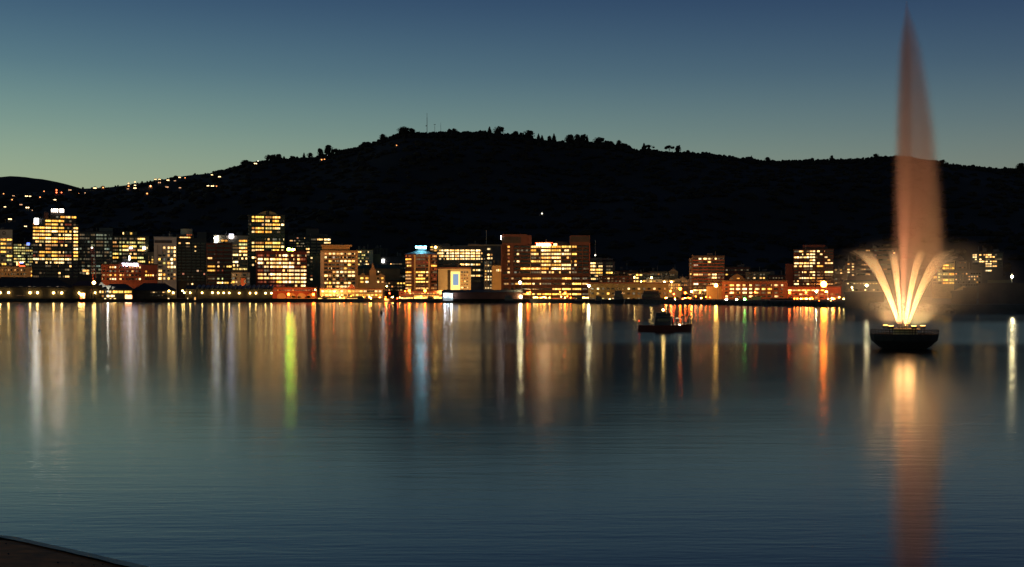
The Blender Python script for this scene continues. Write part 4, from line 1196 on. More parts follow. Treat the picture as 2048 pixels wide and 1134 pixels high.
b.windows((528, 550, 5), [(1694, 1700), (1703, 1708)], ["OO", "dP", "PO", "Wd", "dO"], h=2.6); b.done()
b = Bld("office_tower", "mist veiled tower with lit corner windows, directly left of the fountain plume", 1712, 1793, 497, 860, M['sheet_red'], 18)
b.windows((501, 548, 6), (1714, 1791, 9), wts=".e.d.dO", h=2.6); b.windows([501.5, 506], [(1786, 1790)], ["P", "P"], h=3, f=-.3, ledge=False); b.done()
b = Bld("wharf_terrace", "low quay building with a line of white lights left of the fountain", 1684, 1770, 563, 520, M['tan'], 10)
b.windows([567], (1692, 1768, 12), ["W.PWPWWPWWWW"], h=1.5, gap=2.2, ledge=False); b.windows([580], (1692, 1768, 9), wts="WdR.O", h=2.2, gap=4, ledge=False); b.done()
b = Bld("office_block", "gold lit office block seen through the mist right of the plume", 1864, 1910, 521, 760, M['tan'], 16)
b.windows((525, 566, 8), [(1866, 1873), (1875, 1883), (1885, 1897), (1898, 1908)], wts="YYGdYd", h=2.8); b.done()
b = Bld("apartment_block", "apartment block dotted with small lit windows right of the gold lit office", 1908, 1964, 541, 740, M['concrete_dark'], 16)
b.block(1912, 1934, 521, None, 3, 12)
b.windows([547.5, 553.2, 558.8, 564.5, 570], (1909, 1962, 10), ["PddWWd....", "PdPPdPPWP.", "PdPPdPdWPP", "P.d.P.PdY.", "PP.P......"], h=2.3, gap=2.6)
b.windows([525, 535], (1913, 1932, 4), wts="O.dO", h=2.0, f=2.9, gap=1.8, ledge=False); b.done()
b = Bld("office_tower", "rounded dark tower with seven fine rows of lights at the far right", 1943, 2006, 505, 900, M['black_cladding'], 22)
b.windows([509.7, 514, 518.6, 523, 527.6, 532.4, 541.3], [(1944.5, 1957), (1958, 1969), (1970.5, 1983), (1984.5, 2004)], ["PPWd", "PPWP", "PPdd", "dPWP", ". Wd", " PWP", "  W "], h=2.4)
b.done()
b = Bld("office_block", "dim block left of the far right lamp, half hidden by the wharf", 1975, 2022, 560, 560, M['olive'], 12); b.done()

# ------------------------------------------------------------------ wharf sheds
def shed(name, label, x0, x1, yt, yeave, D, roof='roof_dark', wall='timber', depth=16, hip=1.0, lamps=(), lm='warm', lr=0.42, wins=None, stag=None):
    s = Bld(name, label, x0, x1, yeave, D, M[wall], depth, cat="shed")
    s.wall.build("wall", s.wm, s.root)
    z0, z1 = s.lz(yeave) + 0.01, s.lz(yt); k = hip * (z1 - z0) * 1.6
    a, c = s.lx(x0) - 0.8, s.lx(x1) + 0.8
    MB().prism([(a, -0.9), (c, -0.9), (c, depth + 0.9), (a, depth + 0.9)], z0, z1, [(a + k, depth * 0.45), (c - k, depth * 0.45), (c - k, depth * 0.55), (a + k, depth * 0.55)]).build("roof", M[roof], s.root)
    for px, py in lamps:
        o = s.lamp(px, py, LM[lm], lr)
        MB().box(s.lx(px) - 0.08, s.lx(px) + 0.08, -0.7, 0.0, s.lz(py) + 0.4, s.lz(py) + 0.55).build("lamp_bracket", M['metal'], s.root)
    if wins:
        for rows_, bays_, p_, h_ in wins: s.windows(rows_, bays_, p_, h=h_, ledge=False, f=-0.02)
    return s
shed("wharf_shed", "long dark hip roofed wharf shed at far left with three pairs of round lamps", -30, 146, 554, 575, 690, lamps=[(0.5, 585.3), (17.5, 585.3), (60, 585.5), (75, 585.5), (107.5, 585.8), (124, 585.8)], lr=0.55,
     wins=[([584.5], [(5.2, 5.9), (7.8, 8.4), (11, 11.6), (65, 65.8), (68.6, 69.4), (112.2, 113), (116.6, 117.4)], ["P"], 5.0), ([590.8], (33, 49, 6), ["dO"], 1.2), ([573.2], (8, 140, 14), ["d.e"], 1.0)])
shed("wharf_shed", "shed with a red lit band behind the steel crane", 144, 206, 561, 572, 720, roof='sheet_red', lamps=[(158.5, 586), (189.5, 585.5)], lr=0.6, lm='warm')
b = Bld("kiosk", "brightly lit kiosk with orange and white panels at the foot of the crane", 160, 170, 586, 675, M['tan'], 5, cat="kiosk")
b.part("panel", LM['street_glow'], 160.5, 164.5, 588, 594, f=-.2, d=.15); b.part("panel", LM['sign_orange'], 165.5, 169.5, 589, 596.5, f=-.2, d=.15); b.part("panel", LM['sign_red'], 160.5, 164.5, 595, 597.5, f=-.2, d=.15)
b.lamp(162, 588.5, LM['warm'], 0.55, name="lamp"); b.lamp(167, 588.8, LM['warm'], 0.5, name="lamp"); b.done()
s = shed("restaurant", "waterside restaurant with a white angular awning and bright yellow windows", 205, 266, 568, 578, 690, wall='timber', roof='roof_dark',
     wins=[([583.8], [(198.5, 202), (203.5, 207), (211, 216.5), (217.5, 222.5), (225, 235), (236, 246), (248, 263)], ["WWWWYYY"], 4.2), ([592], [(203.5, 207.5), (213, 219), (220.5, 229)], ["OWW"], 4.0),
           ([597.2], [(208, 212), (219, 222), (223, 226), (227, 232)], ["W"], 1.4), ([592.5], [(249.5, 256), (257, 264.5)], ["YO"], 7.5)])
s.part("panel", LM['sign_orange'], 250.5, 264, 590, 597.5, f=-0.3, d=0.1)
aw = MB()
def P3(px, py, y): return (s.lx(px), y, s.lz(py))
for tri in (((197, 570), (210.5, 570.5), (203, 564.5)), ((210.8, 571), (223.5, 571), (217, 580.5)), ((203.5, 565.5), (212, 572.5), (206, 575)), ((224, 572.5), (231, 574), (224, 579.5))):
    aw.face([P3(*tri[0], -3.2), P3(*tri[1], -2.2), P3(*tri[2], -3.6)]); aw.face([P3(*tri[2], -3.4), P3(*tri[1], -2.0), P3(*tri[0], -3.0)])
aw.build("awning", M['fabric'], s.root)
point("awning_light", (s.lx(216), -7, s.lz(582)), (1, 0.95, 0.75), 700, s.root, 0.4)
shed("wharf_shed", "dark shed with a long ridge and tiny windows right of the restaurant", 266, 352, 566, 581, 700, lamps=[(338, 582), (346.5, 585.5)], lr=0.5,
     wins=[([584.5, 590.8], (300, 334, 7), ["dPd.dPd", ".d.ddP."], 1.8), ([597], [(335.5, 338.5)], ["W"], 1.8)])
shed("wharf_shed", "long shed with a scalloped roof edge and evenly spaced lamps, left of centre", 372, 546, 571.5, 578, 680, roof='roof_dark', depth=14, hip=0.5,
     lamps=[(366, 581.6), (369.5, 585.5), (381, 585.5), (404.5, 585.6), (425, 585.4), (436.5, 585.8), (447.5, 585.8), (458.5, 585.8), (478.5, 586), (500, 586.2), (512, 586.2), (531.5, 586.3), (543.5, 586.3)], lr=0.4,
     wins=[([582.7], [(372, 374.5), (391, 394)], ["P"], 1.6), ([597], [(389.5, 391.6)], ["W"], 5.2), ([596.8], [(374.5, 376.5)], ["P"], 1.8)])
for i in range(11):
    pass
sc = MB()
D_ = 676
for i in range(17):
    px = 396 + 9.2 * i
    sc.tube([(X(px, D_), D_ - 1.2, Z(576.5, D_)), (X(px, D_), D_ + 3, Z(573, D_) + 0.4)], 0.75, 8)
o = sc.build("roof_vents", M['metal']); 
vs = [o_ for o_ in COL.objects if o_.name.startswith("wharf_shed") and "scalloped" in o_.get("label", "")][0]
o.parent = vs; bpy.context.view_layer.update(); o.matrix_parent_inverse = vs.matrix_world.inverted(); o.name = "roof_trim"
s = shed("wharf_shed", "low shed with a white lit gable end and two spotlights, centre", 883, 1046, 579.5, 584.5, 640, roof='roof_dark', wall='sheet_red', depth=15, hip=0.8)
s.part("gable_wall", M['roof_pale'], 886, 906, 585.6, 602, f=-0.35, d=0.3)
for px in (890.3, 902.6):
    s.lamp(px, 590.8, LM['cool'], 0.5, f=-1.0); 
point("gable_light", (s.lx(896.5), -2.6, s.lz(589)), (0.85, 0.95, 1.0), 90, s.root, 0.4)

# ------------------------------------------------------------------ crane on the quay
def crane():
    D = 668.0; P = lambda px, py, y=0: (X(px, D) - X(184, D), y, Z(py, D) - GZ)
    t = thing("crane", "tall thin red lattice crane with a hanging boom on the quay at left", "crane", (X(184, D), D, GZ))
    a = MB()
    for (x0_, x1_, yy_) in ((181.2, 185.2, 0), (186.8, 186.2, 0), (184.2, 187.5, 3)):
        a.tube([P(x0_, 495.5, yy_), P(x1_, 563, yy_)], 0.16, 5)
    for k in range(20):
        y0_ = 497 + 3.3 * k; q = k / 20
        a.tube([P(181.2 + 4.0 * q, y0_, 0), P(186.8 - 0.6 * q, y0_ + 3.3, 0)], 0.10, 4)
        a.tube([P(186.8 - 0.6 * q, y0_, 0), P(181.2 + 4.0 * q, y0_ + 3.3, 0)], 0.10, 4)
    a.build("jib", M['red_steel'], t)
    b_ = MB(); b_.tube([P(187.2, 497, 1), P(192, 556, 1)], 0.12, 4); b_.tube([P(182, 497, 1), P(181.5, 550, 1)], 0.08, 4); b_.build("stay_cable", M['metal'], t)
    c_ = MB(); c_.tube([P(187, 571), P(177.5, 589)], 0.2, 5); c_.tube([P(185.5, 563), P(182.5, 569)], 0.2, 5); c_.build("boom", M['red_steel'], t)
    c_ = MB(); 
    for x_ in (183, 190): c_.tube([P(186.5, 565), P(x_, 597.8)], 0.3, 6)
    c_.box(P(184.5, 0)[0], P(189, 0)[0], -1.5, 1.5, P(0, 570)[2], P(0, 563)[2]); c_.build("tower", M['black_steel'], t)
    MB().ball(P(190.3, 565.4, -2), 0.85, 8, 6).build("lamp", LM['white'] if False else LM['warm'], t)
    MB().ball(P(184.5, 495.5, -0.5), 0.45, 8, 6).build("lamp", LM['house_white'], t)
crane()

# ------------------------------------------------------------------ street lamps with their own light
def street_lamp(px, py, D, m, label, r=0.45, energy=0, col=(1, .5, .15), arm=1.0, group="street lamps along the quay"):
    x = X(px, D); z = Z(py, D); 
    t = thing("street_lamp", label, "street lamp", (x, D, GZ), 0, group)
    MB().tube([(arm, 0.4, 0), (arm, 0.4, z - GZ + 0.3), (arm * 0.5, 0.2, z - GZ + 0.75), (0, 0, z - GZ + 0.7)], [0.14, 0.09, 0.06, 0.05], 6).build("pole", M['metal'], t)
    MB().ball((0, 0, z - GZ), r, 10, 7).build("lamp_head", m, t)
    if energy:      # head has no shield; an added spot behind it lights the facades inland
        ld = bpy.data.lights.new("lamp_light", 'SPOT'); ld.energy = energy * 0.7; ld.color = col; ld.shadow_soft_size = 0.5
        ld.spot_size = math.radians(165); ld.spot_blend = 0.6
        o = bpy.data.objects.new("lamp_light", ld); COL.objects.link(o); o.parent = t; o.location = (0, r + 0.6, z - GZ)
        o.rotation_euler = Vector((0, 1, 0.12)).to_track_quat('-Z', 'Y').to_euler()
    return t
OR = (1.0, 0.28, 0.04); AM = (1.0, 0.48, 0.12); WH = (1.0, 0.86, 0.55)
street_lamp(577, 588.5, 715, LM['orange'], "red orange lamp before the arcade building with arches", 0.65, 24000, OR)
street_lamp(626.5, 589, 712, LM['orange'], "red orange lamp at the right corner of the arcade building", 0.65, 20000, OR)
street_lamp(630.5, 579.5, 730, LM['warm'], "small pale lamp above the right corner of the arcade building", 0.35)
street_lamp(773.5, 572.5, 760, LM['warm'], "white lamp in the gap right of the spired building", 0.4)
street_lamp(818.5, 581.5, 722, LM['orange'], "orange lamp at the left foot of the octagonal tower", 0.7, 20900, AM)
street_lamp(850, 581.5, 722, LM['orange'], "orange lamp at the middle foot of the octagonal tower", 0.75, 20900, AM)
street_lamp(771, 598, 690, LM['orange'], "low orange lamp at the quay edge right of the bushes", 0.45, 6650, AM)
street_lamp(742, 596.5, 700, LM['yellow'], "low yellow lamp among the quay bushes", 0.4, 6650, AM)
street_lamp(1040, 565.2, 648, LM['white'], "tall white lamp before the twin block, above its lower neighbour", 0.62, 2500, WH)
street_lamp(1041.5, 593.5, 640, LM['white'], "low white lamp just beneath the tall one before the twin block", 0.55, 800, WH)
street_lamp(1055.5, 586.5, 660, LM['orange'], "orange lamp right of the two white ones before the twin block", 0.55, 17100, AM)
street_lamp(1130, 586, 690, LM['orange'], "red orange lamp before the podium of the twin block", 0.5, 17100, AM)
street_lamp(1177.5, 571.5, 630, LM['white'], "white lamp on a pale pole at the left end of the long brick building", 0.6, 2500, WH)
street_lamp(1268, 554.5, 790, LM['warm'], "brightest white lamp beside the car park", 0.6, 2500, WH)
street_lamp(1303, 555.3, 790, LM['warm'], "round white lamp right of the car park", 0.55, 2500, WH)
street_lamp(1282.5, 563, 780, LM['warm'], "small lamp on the car park ramp", 0.4)
street_lamp(1329, 563.8, 740, LM['warm'], "left white lamp of the pair before the cream flats", 0.5, 6650, AM)
street_lamp(1343, 563.8, 740, LM['warm'], "right white lamp of the pair before the cream flats", 0.5, 6650, AM)
street_lamp(1360.5, 577.8, 700, LM['orange'], "widest orange lamp at the junction", 0.75, 17100, OR)
street_lamp(1341, 582.2, 680, LM['orange'], "orange lamp left of the junction", 0.5, 8550, OR)
street_lamp(1347.5, 588, 670, LM['red'], "red signal lamp left of the junction", 0.4)
street_lamp(1370.5, 585.8, 670, LM['orange'], "orange lamp right of the junction by the round tree", 0.5, 6650, OR)
street_lamp(1383, 583, 660, LM['yellow'], "yellow lamp at the left foot of the banded tower", 0.5, 6650, AM)
street_lamp(1365.5, 598, 600, LM['red'], "red tail light post under the round tree", 0.35)
street_lamp(1432, 570.8, 630, LM['yellow'], "bright yellow lamp over the orange columned hall", 0.8, 26600, OR)
street_lamp(1452.5, 599.5, 540, LM['white'], "low white lamp before the four storey building at its left", 0.4, 300, WH)
street_lamp(1472.8, 598.8, 540, LM['white'], "low white lamp before the third window column", 0.3)
street_lamp(1489.3, 598.6, 540, LM['green'], "green lamp before the four storey building", 0.5, 300, (0.3, 1, 0.2))
street_lamp(1579, 585, 612, LM['orange'], "pale orange lamp at the left foot of the broad tower", 0.45, 4750, OR)
street_lamp(1612, 584.5, 612, LM['orange'], "orange lamp before the podium of the broad tower", 0.4, 4750, OR)
street_lamp(1632.5, 582.8, 612, LM['white'], "white lamp before the podium, left of the big sodium lamp", 0.42)
street_lamp(1652.5, 583.6, 612, LM['yellow'], "yellow lamp below the big sodium lamp", 0.5, 4750, OR)
street_lamp(1647.5, 568.3, 606, LM['big_orange'], "big dazzling sodium lamp before the broad tower", 1.5, 46000, OR, 1.4)
street_lamp(1704, 575, 480, LM['warm'], "white lamp low at the quay left of the fountain", 0.3)
street_lamp(1733.5, 570.8, 480, LM['white'], "bright white lamp at the quay nearest the left of the fountain", 0.4)
street_lamp(2024.5, 553.5, 320, LM['white'], "very bright white lamp over the dark wharf at far right", 0.3, 2500, WH, 0.0)
street_lamp(2013.5, 568.2, 300, LM['warm'], "tiny lamp on the dark wharf wall left of the very bright one", 0.14)
street_lamp(1974.5, 569.0, 420, LM['house'], "unlit tall pole with a faint lamp on the dark wharf", 0.12)
for i, (px, py, lm_) in enumerate([(1200, 598.5, 'warm'), (1219.5, 598, 'warm'), (1272.5, 598.8, 'warm'), (795, 596.5, 'red'), (779, 586.5, 'red'), (810.5, 582.5, 'orange'), (1350, 599.5, 'white'), (1355, 601, 'orange'), (1373.5, 600.5, 'warm'), (1638, 602.5, 'orange'), (1662, 602.8, 'warm')]):
    lab = ["small quay light at the left of the long brick building", "small quay light under the second arched window", "small quay light left of the dark ship", "low red light in the gap left of the octagonal tower", "red light between the spired building and the octagonal tower", "orange light just left of the octagonal tower arcade",
           "white headlamp post left of the junction on the quay", "orange quay light left of the round tree", "warm quay light right of the round tree", "orange quay light under the big sodium lamp", "warm quay light right of the big sodium lamp"][i]
    street_lamp(px, py, min(620, shoreD(px) + 25), LM[lm_], lab, 0.25, arm=0.3)
# lamps high enough to light the facades of the left and middle city
for px, D, e, lab in ((215, 745, 9000, "street lamp behind the wharf sheds below the lettered office"), (20, 770, 9000, "street lamp behind the far left shed before the arched building"), (335, 830, 6000, "street lamp hidden behind the sheds at the pale slab block"),
                      (478, 760, 6000, "street lamp behind the scalloped shed at the low cream building"), (668, 725, 12000, "street lamp before the tan slab block"), (735, 745, 16000, "street lamp before the spired building"),
                      (885, 750, 22000, "street lamp before the floodlit mustard building"), (990, 760, 20000, "street lamp before the plain orange wall"), (1060, 715, 6500, "street lamp before the left half of the twin block"), (1120, 715, 6500, "street lamp before the right half of the twin block"),
                      (1240, 670, 7000, "street lamp before the middle of the long brick building"), (1400, 650, 6000, "street lamp before the banded tower"), (1510, 600, 5000, "street lamp before the four storey building"), (1720, 560, 6000, "street lamp left of the fountain behind the quay wall")):
    street_lamp(px, 584 if px < 1600 else 575, D, LM['orange'], lab, 0.3, e * 1.6, AM)

# ------------------------------------------------------------------ right hand wharf and rocks
wh_m = mat('dark_wharf_wall', (0.10, 0.065, 0.045), 0.9, var=0.3, scale=0.4)
b = Bld("wharf_wall", "long dark wharf building at the far right edge of the water", 1953, 2300, 570.5, 295, wh_m, 12, zbase=-0.3, cat="wharf"); b.done(wh_m)
b = Bld("wharf_wall", "lower stepped end of the dark wharf at right", 1903, 1953, 586.5, 297, wh_m, 10, zbase=-0.3, cat="wharf")
b.wall.box(b.lx(1926), b.lx(1953) - 0.02, 0.4, 8, b.lz(586.5) + .61, b.lz(575)); b.done(wh_m)
b = Bld("boat_shed", "little gabled shed lit orange at the end of the dark wharf", 1909, 1925.5, 583, 330, M['tan'], 6, cat="shed"); b.done(False)
MB().extr_y([(b.lx(1904), b.lz(583)), (b.lx(1938), b.lz(577)), (b.lx(1927), b.lz(571.5))], -0.3, 6.2).build("roof", M['tan'], b.root)
b = Bld("breakwater", "dark stone breakwater rising left of the fountain", 1690, 1768, 588, 372, wh_m, 10, zbase=-0.3, cat="breakwater"); b.done(wh_m)
rocks = MB(); rr_ = random.Random(9)
for i in range(420):
    px = rr_.uniform(1380, 1910); D = shoreD(px) + rr_.uniform(-1.5, 1.5); r = rr_.uniform(0.4, 1.1)
    rocks.ball((X(px, D), D, rr_.uniform(-0.1, 1.3)), r, 6, 4, 0.3, rr_, 0.7)
tag(rocks.build("rocks", quay_m), kind="stuff")

# ------------------------------------------------------------------ quay trees and bushes
def quay_tree(px, ytop, hw, D, lab, kind='round', cat="tree"):
    z0 = GZ; h = Z(ytop, D) - z0; t = thing("tree", lab, cat, (X(px, D), D, z0), R.uniform(0, 6), "trees and bushes along the quay")
    sx_ = hw * D / F / 0.5
    c = link("crown", CROWN[(kind, R.randrange(3))], t); c.scale = (sx_, sx_, h * 0.98)
    k = link("trunk", TRUNK[R.randrange(3)], t); k.scale = (h * .8, h * .8, h * .8)
for a in [(588, 591.5, 5, 700, "left of three round trees before the red arcade"), (598.5, 592.5, 4.5, 700, "middle of three round trees before the red arcade"), (616, 591.8, 5.5, 698, "right of three round trees before the red arcade"),
          (735, 597.5, 8, 690, "low bush at the left of the quay bushes under the spire"), (748, 596.2, 9, 690, "highest of the quay bushes under the spire"), (763, 597.5, 7, 688, "right hand quay bush under the spire"),
          (1372, 588.5, 12, 610, "round dark tree at the junction left of the banded tower"), (1352, 594, 7, 610, "smaller tree left of the round one at the junction"), (1392, 595, 8, 600, "bushy tree right of the round one at the junction"),
          (1408, 597, 7, 590, "low tree before the banded tower"), (830, 599, 6, 700, "bush before the yellow shopfronts"), (1110, 598.5, 7, 660, "bush under the podium of the twin block"), (1146, 597.5, 8, 655, "bush left of the pale lamp pole"), (1062, 594.5, 6, 660, "ragged tree right of the white lamps")]:
    quay_tree(*a)

# ------------------------------------------------------------------ boats at the quay
def boat(name, label, px, D, L_, mats, cabin=(0.0, 0.35, 1.6), mast=4.0, h=1.2, rz=0.0, cat="boat", group="boats moored at the quay", lift=0.0):
    t = thing(name, label, cat, (X(px, D), D, 0), rz, group)
    n = 14; hull = MB(); rows = []
    for i in range(n + 1):
        u = i / n; x = (u - 0.5) * L_
        wd = 0.16 * L_ * (1 - max(0, (u - 0.55) / 0.45) ** 2.2) * (0.82 + 0.18 * min(1, u * 5)); wd = max(wd, 0.03)
        sh = h * (1 + 0.5 * max(0, u - 0.5) ** 1.5 * 2)
        rows.append([(x, -wd, sh), (x - 0.02 * L_, -wd * 0.82, 0.0), (x - 0.02 * L_, -wd * 0.4, -0.35), (x - 0.02 * L_, wd * 0.4, -0.35), (x - 0.02 * L_, wd * 0.82, 0.0), (x, wd, sh)])
    for a, c in zip(rows[:-1], rows[1:]):
        for k in range(5): hull.quad(a[k], c[k], c[k + 1], a[k + 1])
    hull.face(rows[0]); hull.face(rows[-1][::-1])
    hull.build("hull", mats[0], t)
    dk = MB()
    for a, c in zip(rows[:-1], rows[1:]): dk.quad((a[0][0], a[0][1] * .97, a[0][2] - .12), (c[0][0], c[0][1] * .97, c[0][2] - .12), (c[5][0], c[5][1] * .97, c[5][2] - .12), (a[5][0], a[5][1] * .97, a[5][2] - .12))
    dk.build("deck", M['timber'], t)
    cx0 = (cabin[0] - cabin[1] / 2) * L_; cx1 = (cabin[0] + cabin[1] / 2) * L_; ch = cabin[2]; cw = 0.10 * L_
    cb = MB().prism([(cx0, -cw), (cx1, -cw), (cx1, cw), (cx0, cw)], h - .1, h + ch, [(cx0 + 0.15, -cw * .9), (cx1 - ch * 0.35, -cw * .9), (cx1 - ch * 0.35, cw * .9), (cx0 + 0.15, cw * .9)])
    cb.box(cx0 + (cx1 - cx0) * .1, cx1 - ch * .35 - 0.1, -cw * .7, cw * .7, h + ch + .01, h + ch * 1.45)
    cb.build("cabin", mats[1], t)
    MB().box(cx0 + 0.3, cx1 - ch * .3 - 0.3, -cw * 1.0 - .02, -cw * .9, h + ch * .45, h + ch * .78).build("window", M['glass'], t)
    if mast:
        m_ = MB().tube([(cx0 + (cx1 - cx0) * .4, 0, h + ch), (cx0 + (cx1 - cx0) * .4, 0, h + ch + mast)], 0.07, 6)
        m_.tube([(cx0, 0, h + ch * 1.2), (cx0 + (cx1 - cx0) * .4, 0, h + ch + mast * .8)], 0.03, 4); m_.build("mast", M['metal'], t)
    rl = MB()
    for k in range(6): 
        xx = (0.1 + 0.07 * k) * L_; rl.tube([(xx, -0.12 * L_ * (1 - k * .12), h), (xx, -0.12 * L_ * (1 - k * .12), h + .8)], 0.03, 4)
    rl.tube([(0.1 * L_, -.12 * L_, h + .8), (.45 * L_, -.12 * L_ * .4, h + .8)], .03, 4); rl.build("railing", M['metal'], t)
    return t, h + ch
HB = (M['hull_dark'], M['cabin'])
boat("fishing_boat", "dark fishing boat under the tall white lamps, centre", 1022, 628, 11, HB, (-.1, .4, 1.8), 4)
boat("fishing_boat", "dark fishing boat left of the pale lamp pole", 1158, 612, 10, HB, (0, .4, 1.6), 5)
boat("fishing_boat", "dark fishing boat with a mast just right of the pale lamp pole", 1196, 606, 9, HB, (.05, .4, 1.6), 5)
boat("fishing_boat", "larger dark boat with a tall wheelhouse before the arched windows", 1232, 600, 14, HB, (.1, .35, 3.0), 5, h=1.8)
boat("ship", "big dark ship with a block of a wheelhouse, right before the junction", 1300, 590, 24, (M['hull_dark'], M['black_cladding']), (.02, .38, 2.6), 3, h=2.2, cat="ship")
boat("launch", "pale launch moored at the kiosks under the spired building", 722, 690, 9, (M['cabin'], M['cabin']), (0, .45, 1.4), 0)
boat("launch", "small dark launch moored left of the quay bushes", 650, 700, 8, HB, (0, .4, 1.2), 0)
boat("fishing_boat", "moored boat against the quay before the dazzling shopfronts", 862, 655, 9, HB, (0, .45, 1.5), 3)
# the launch out in the bay
t, hh = boat("launch", "red hulled launch with white bow and mast lamps out on the bay", 1330, 137, 6.0, (M['hull_red'], M['hull_dark']), (-.02, .38, 0.95), 0.5, h=0.65, cat="launch", group=None)
MB().ball((-0.2, 0, hh + 0.75), 0.12, 8, 6).build("mast_lamp", LM['warm'], t)
MB().ball((1.55, -0.55, 0.62), 0.14, 8, 6).build("bow_lamp", LM['white'], t)
MB().ball((-2.9, -0.3, 1.15), 0.06, 8, 6).build("stern_lamp", LM['sign_red'], t)
# buoys
def buoy(px, py, D, r, lab, post=0.0):
    t = thing("buoy", lab, "buoy", (X(px, D), D, 0.0))
    MB().ball((0, 0, r * 0.6), r, 12, 8).build("float", M['black_steel'], t, True)
    MB().tube([(0, 0, r * 1.4), (0, 0, r * 1.9 + post)], r * 0.25, 6).build("top_mark", M['black_steel'], t)
buoy(78.5, 660, 137, 0.14, "small round black buoy on the white streak of light at left")
buoy(763, 628, 265, 0.28, "small dark upright buoy near the far quay, left of centre", 0.35)

# small post lights added at random along the quay for glow and streaks
rq = random.Random(31)
def added_lights(n, xa, xb, keys, lab, grp, ya=592.0, yb=600.5):
    protos = {}
    for i in range(n):
        px = rq.uniform(xa, xb); k = rq.choice(keys); D = shoreD(px) + rq.uniform(3, 22); py = rq.uniform(ya, yb); z = max(Z(py, D) - GZ, 0.8)
        if k not in protos:
            t = thing("quay_light", lab.replace("LAMP", {"warm": "warm white lamp", "cool": "cool white lamp"}.get(k, k + " lamp")), "lamp", (0, 0, 0), 0, grp)
            MB().tube([(0, 0, 0), (0, 0, 0.8)], 0.05, 5).build("post", M['metal'], t)
            MB().ball((0, 0, 1.0), 0.2, 8, 6).build("lamp_head", LM[k], t)
            protos[k] = t
        else: t = dup(protos[k], (0, 0, 0))
        t.location = (X(px, D), D, GZ + z - 1.0)
added_lights(26, 640, 885, ['warm', 'yellow', 'orange', 'orange'], "small added LAMP on a post along the quay before the spired building", "added quay lights left of the centre shed")
added_lights(22, 1050, 1180, ['warm', 'orange', 'yellow', 'warm'], "small added LAMP on a post under the twin block podium", "added quay lights under the twin block")
added_lights(16, 1330, 1420, ['orange', 'red', 'orange', 'warm'], "small added LAMP on a post at the junction quay", "added quay lights at the junction")
added_lights(20, 1575, 1690, ['orange', 'orange', 'warm', 'yellow'], "small added LAMP on a post below the broad tower", "added quay lights near the big sodium lamp", 593, 604)
added_lights(10, 225, 265, ['warm', 'warm', 'cool'], "small added LAMP on the restaurant terrace at the water", "added terrace lights at the restaurant", 592, 598)

# ------------------------------------------------------------------ the floating fountain
FD_ = 92.4; FX = X(1806, FD_); SP = F / FD_      # photograph pixels per metre at the fountain
ft = thing("fountain", "floating fountain on a dark steel barge throwing floodlit jets and a tall plume", "fountain", (FX, FD_, 0))
def fx(px): return (px - 1806) / SP
def fz(py): return EYE + (HZ - py) / SP
N8 = 16
def ring(rx, ry=None, off=0.0): 
    ry = ry or rx
    return [(off + rx * math.cos(2 * math.pi * k / N8 + math.pi / N8), ry * math.sin(2 * math.pi * k / N8 + math.pi / N8)) for k in range(N8)]
OFF = fx(1808.5)
hull = MB()
lv = [(-0.3, 1.35), (0.02, 1.62), (0.18, 1.9), (0.62, 2.40), (0.98, 2.47), (1.12, 2.47)]
for (z0_, r0_), (z1_, r1_) in zip(lv[:-1], lv[1:]):
    a, c = ring(r0_, None, OFF), ring(r1_, None, OFF)
    for k in range(N8):
        k2 = (k + 1) % N8
        hull.quad((*a[k], z0_), (*a[k2], z0_), (*c[k2], z1_), (*c[k], z1_))
c = ring(2.47, None, OFF); d = ring(2.35, None, OFF)
for k in range(N8):
    k2 = (k + 1) % N8
    hull.quad((*c[k], 1.12), (*c[k2], 1.12), (*d[k2], 1.12), (*d[k], 1.12)); hull.quad((*d[k], 1.12), (*d[k2], 1.12), (*d[k2], 0.9), (*d[k], 0.9))
hull.face([(*p, 0.9) for p in d])
hull.build("hull", M['black_steel'], ft)
rl = MB(); rr = ring(2.42, None, OFF)
N3 = 44
for k in range(N3):
    a = 2 * math.pi * k / N3; x_, y_ = OFF + 2.42 * math.cos(a), 2.42 * math.sin(a)
    rl.tube([(x_, y_, 1.1), (x_ + 0.05 * math.cos(a), y_, 1.42)], 0.016, 4)
for zz_ in (1.26, 1.42):
    pts = [(OFF + 2.46 * math.cos(2 * math.pi * k / 32), 2.46 * math.sin(2 * math.pi * k / 32), zz_) for k in range(33)]
    rl.tube(pts, 0.02, 4)
rl.build("railing", M['black_steel'], ft)
dr = MB(); dr.prism(ring(0.95, 0.95, fx(1810)), 0.9, 1.42, ring(0.85, .85, fx(1810))); dr.prism(ring(1.1, 1.1, fx(1810)), 1.425, 1.5)
brass = mat('yellow_painted_drum', (0.55, 0.42, 0.16), 0.6, var=0.2, scale=2)
dr.build("drum", brass, ft)
nz = MB()
for k in range(12):
    a = 2 * math.pi * k / 12
    nz.tube([(0.32 * math.cos(a), 0.32 * math.sin(a), 1.5), (0.36 * math.cos(a), 0.36 * math.sin(a), 1.5 + 0.16), (0.40 * math.cos(a), 0.40 * math.sin(a), 1.85)], [0.05, 0.035, 0.03], 6)
nz.tube([(0, 0, 1.5), (0, 0, 2.1)], [0.08, 0.05], 8)
nz.build("nozzles", M['metal'], ft)
lens_m = emat('floodlight_lens', (1.0, 0.58, 0.16), 7)
SPOTS = [(1773, -1.1, 0.9), (1780, 1.1, 0.9), (1816, -1.35, 1.0), (1841, -0.5, 1.0), (1822, 1.3, 1.0)]
WARM = (1.0, 0.56, 0.22)
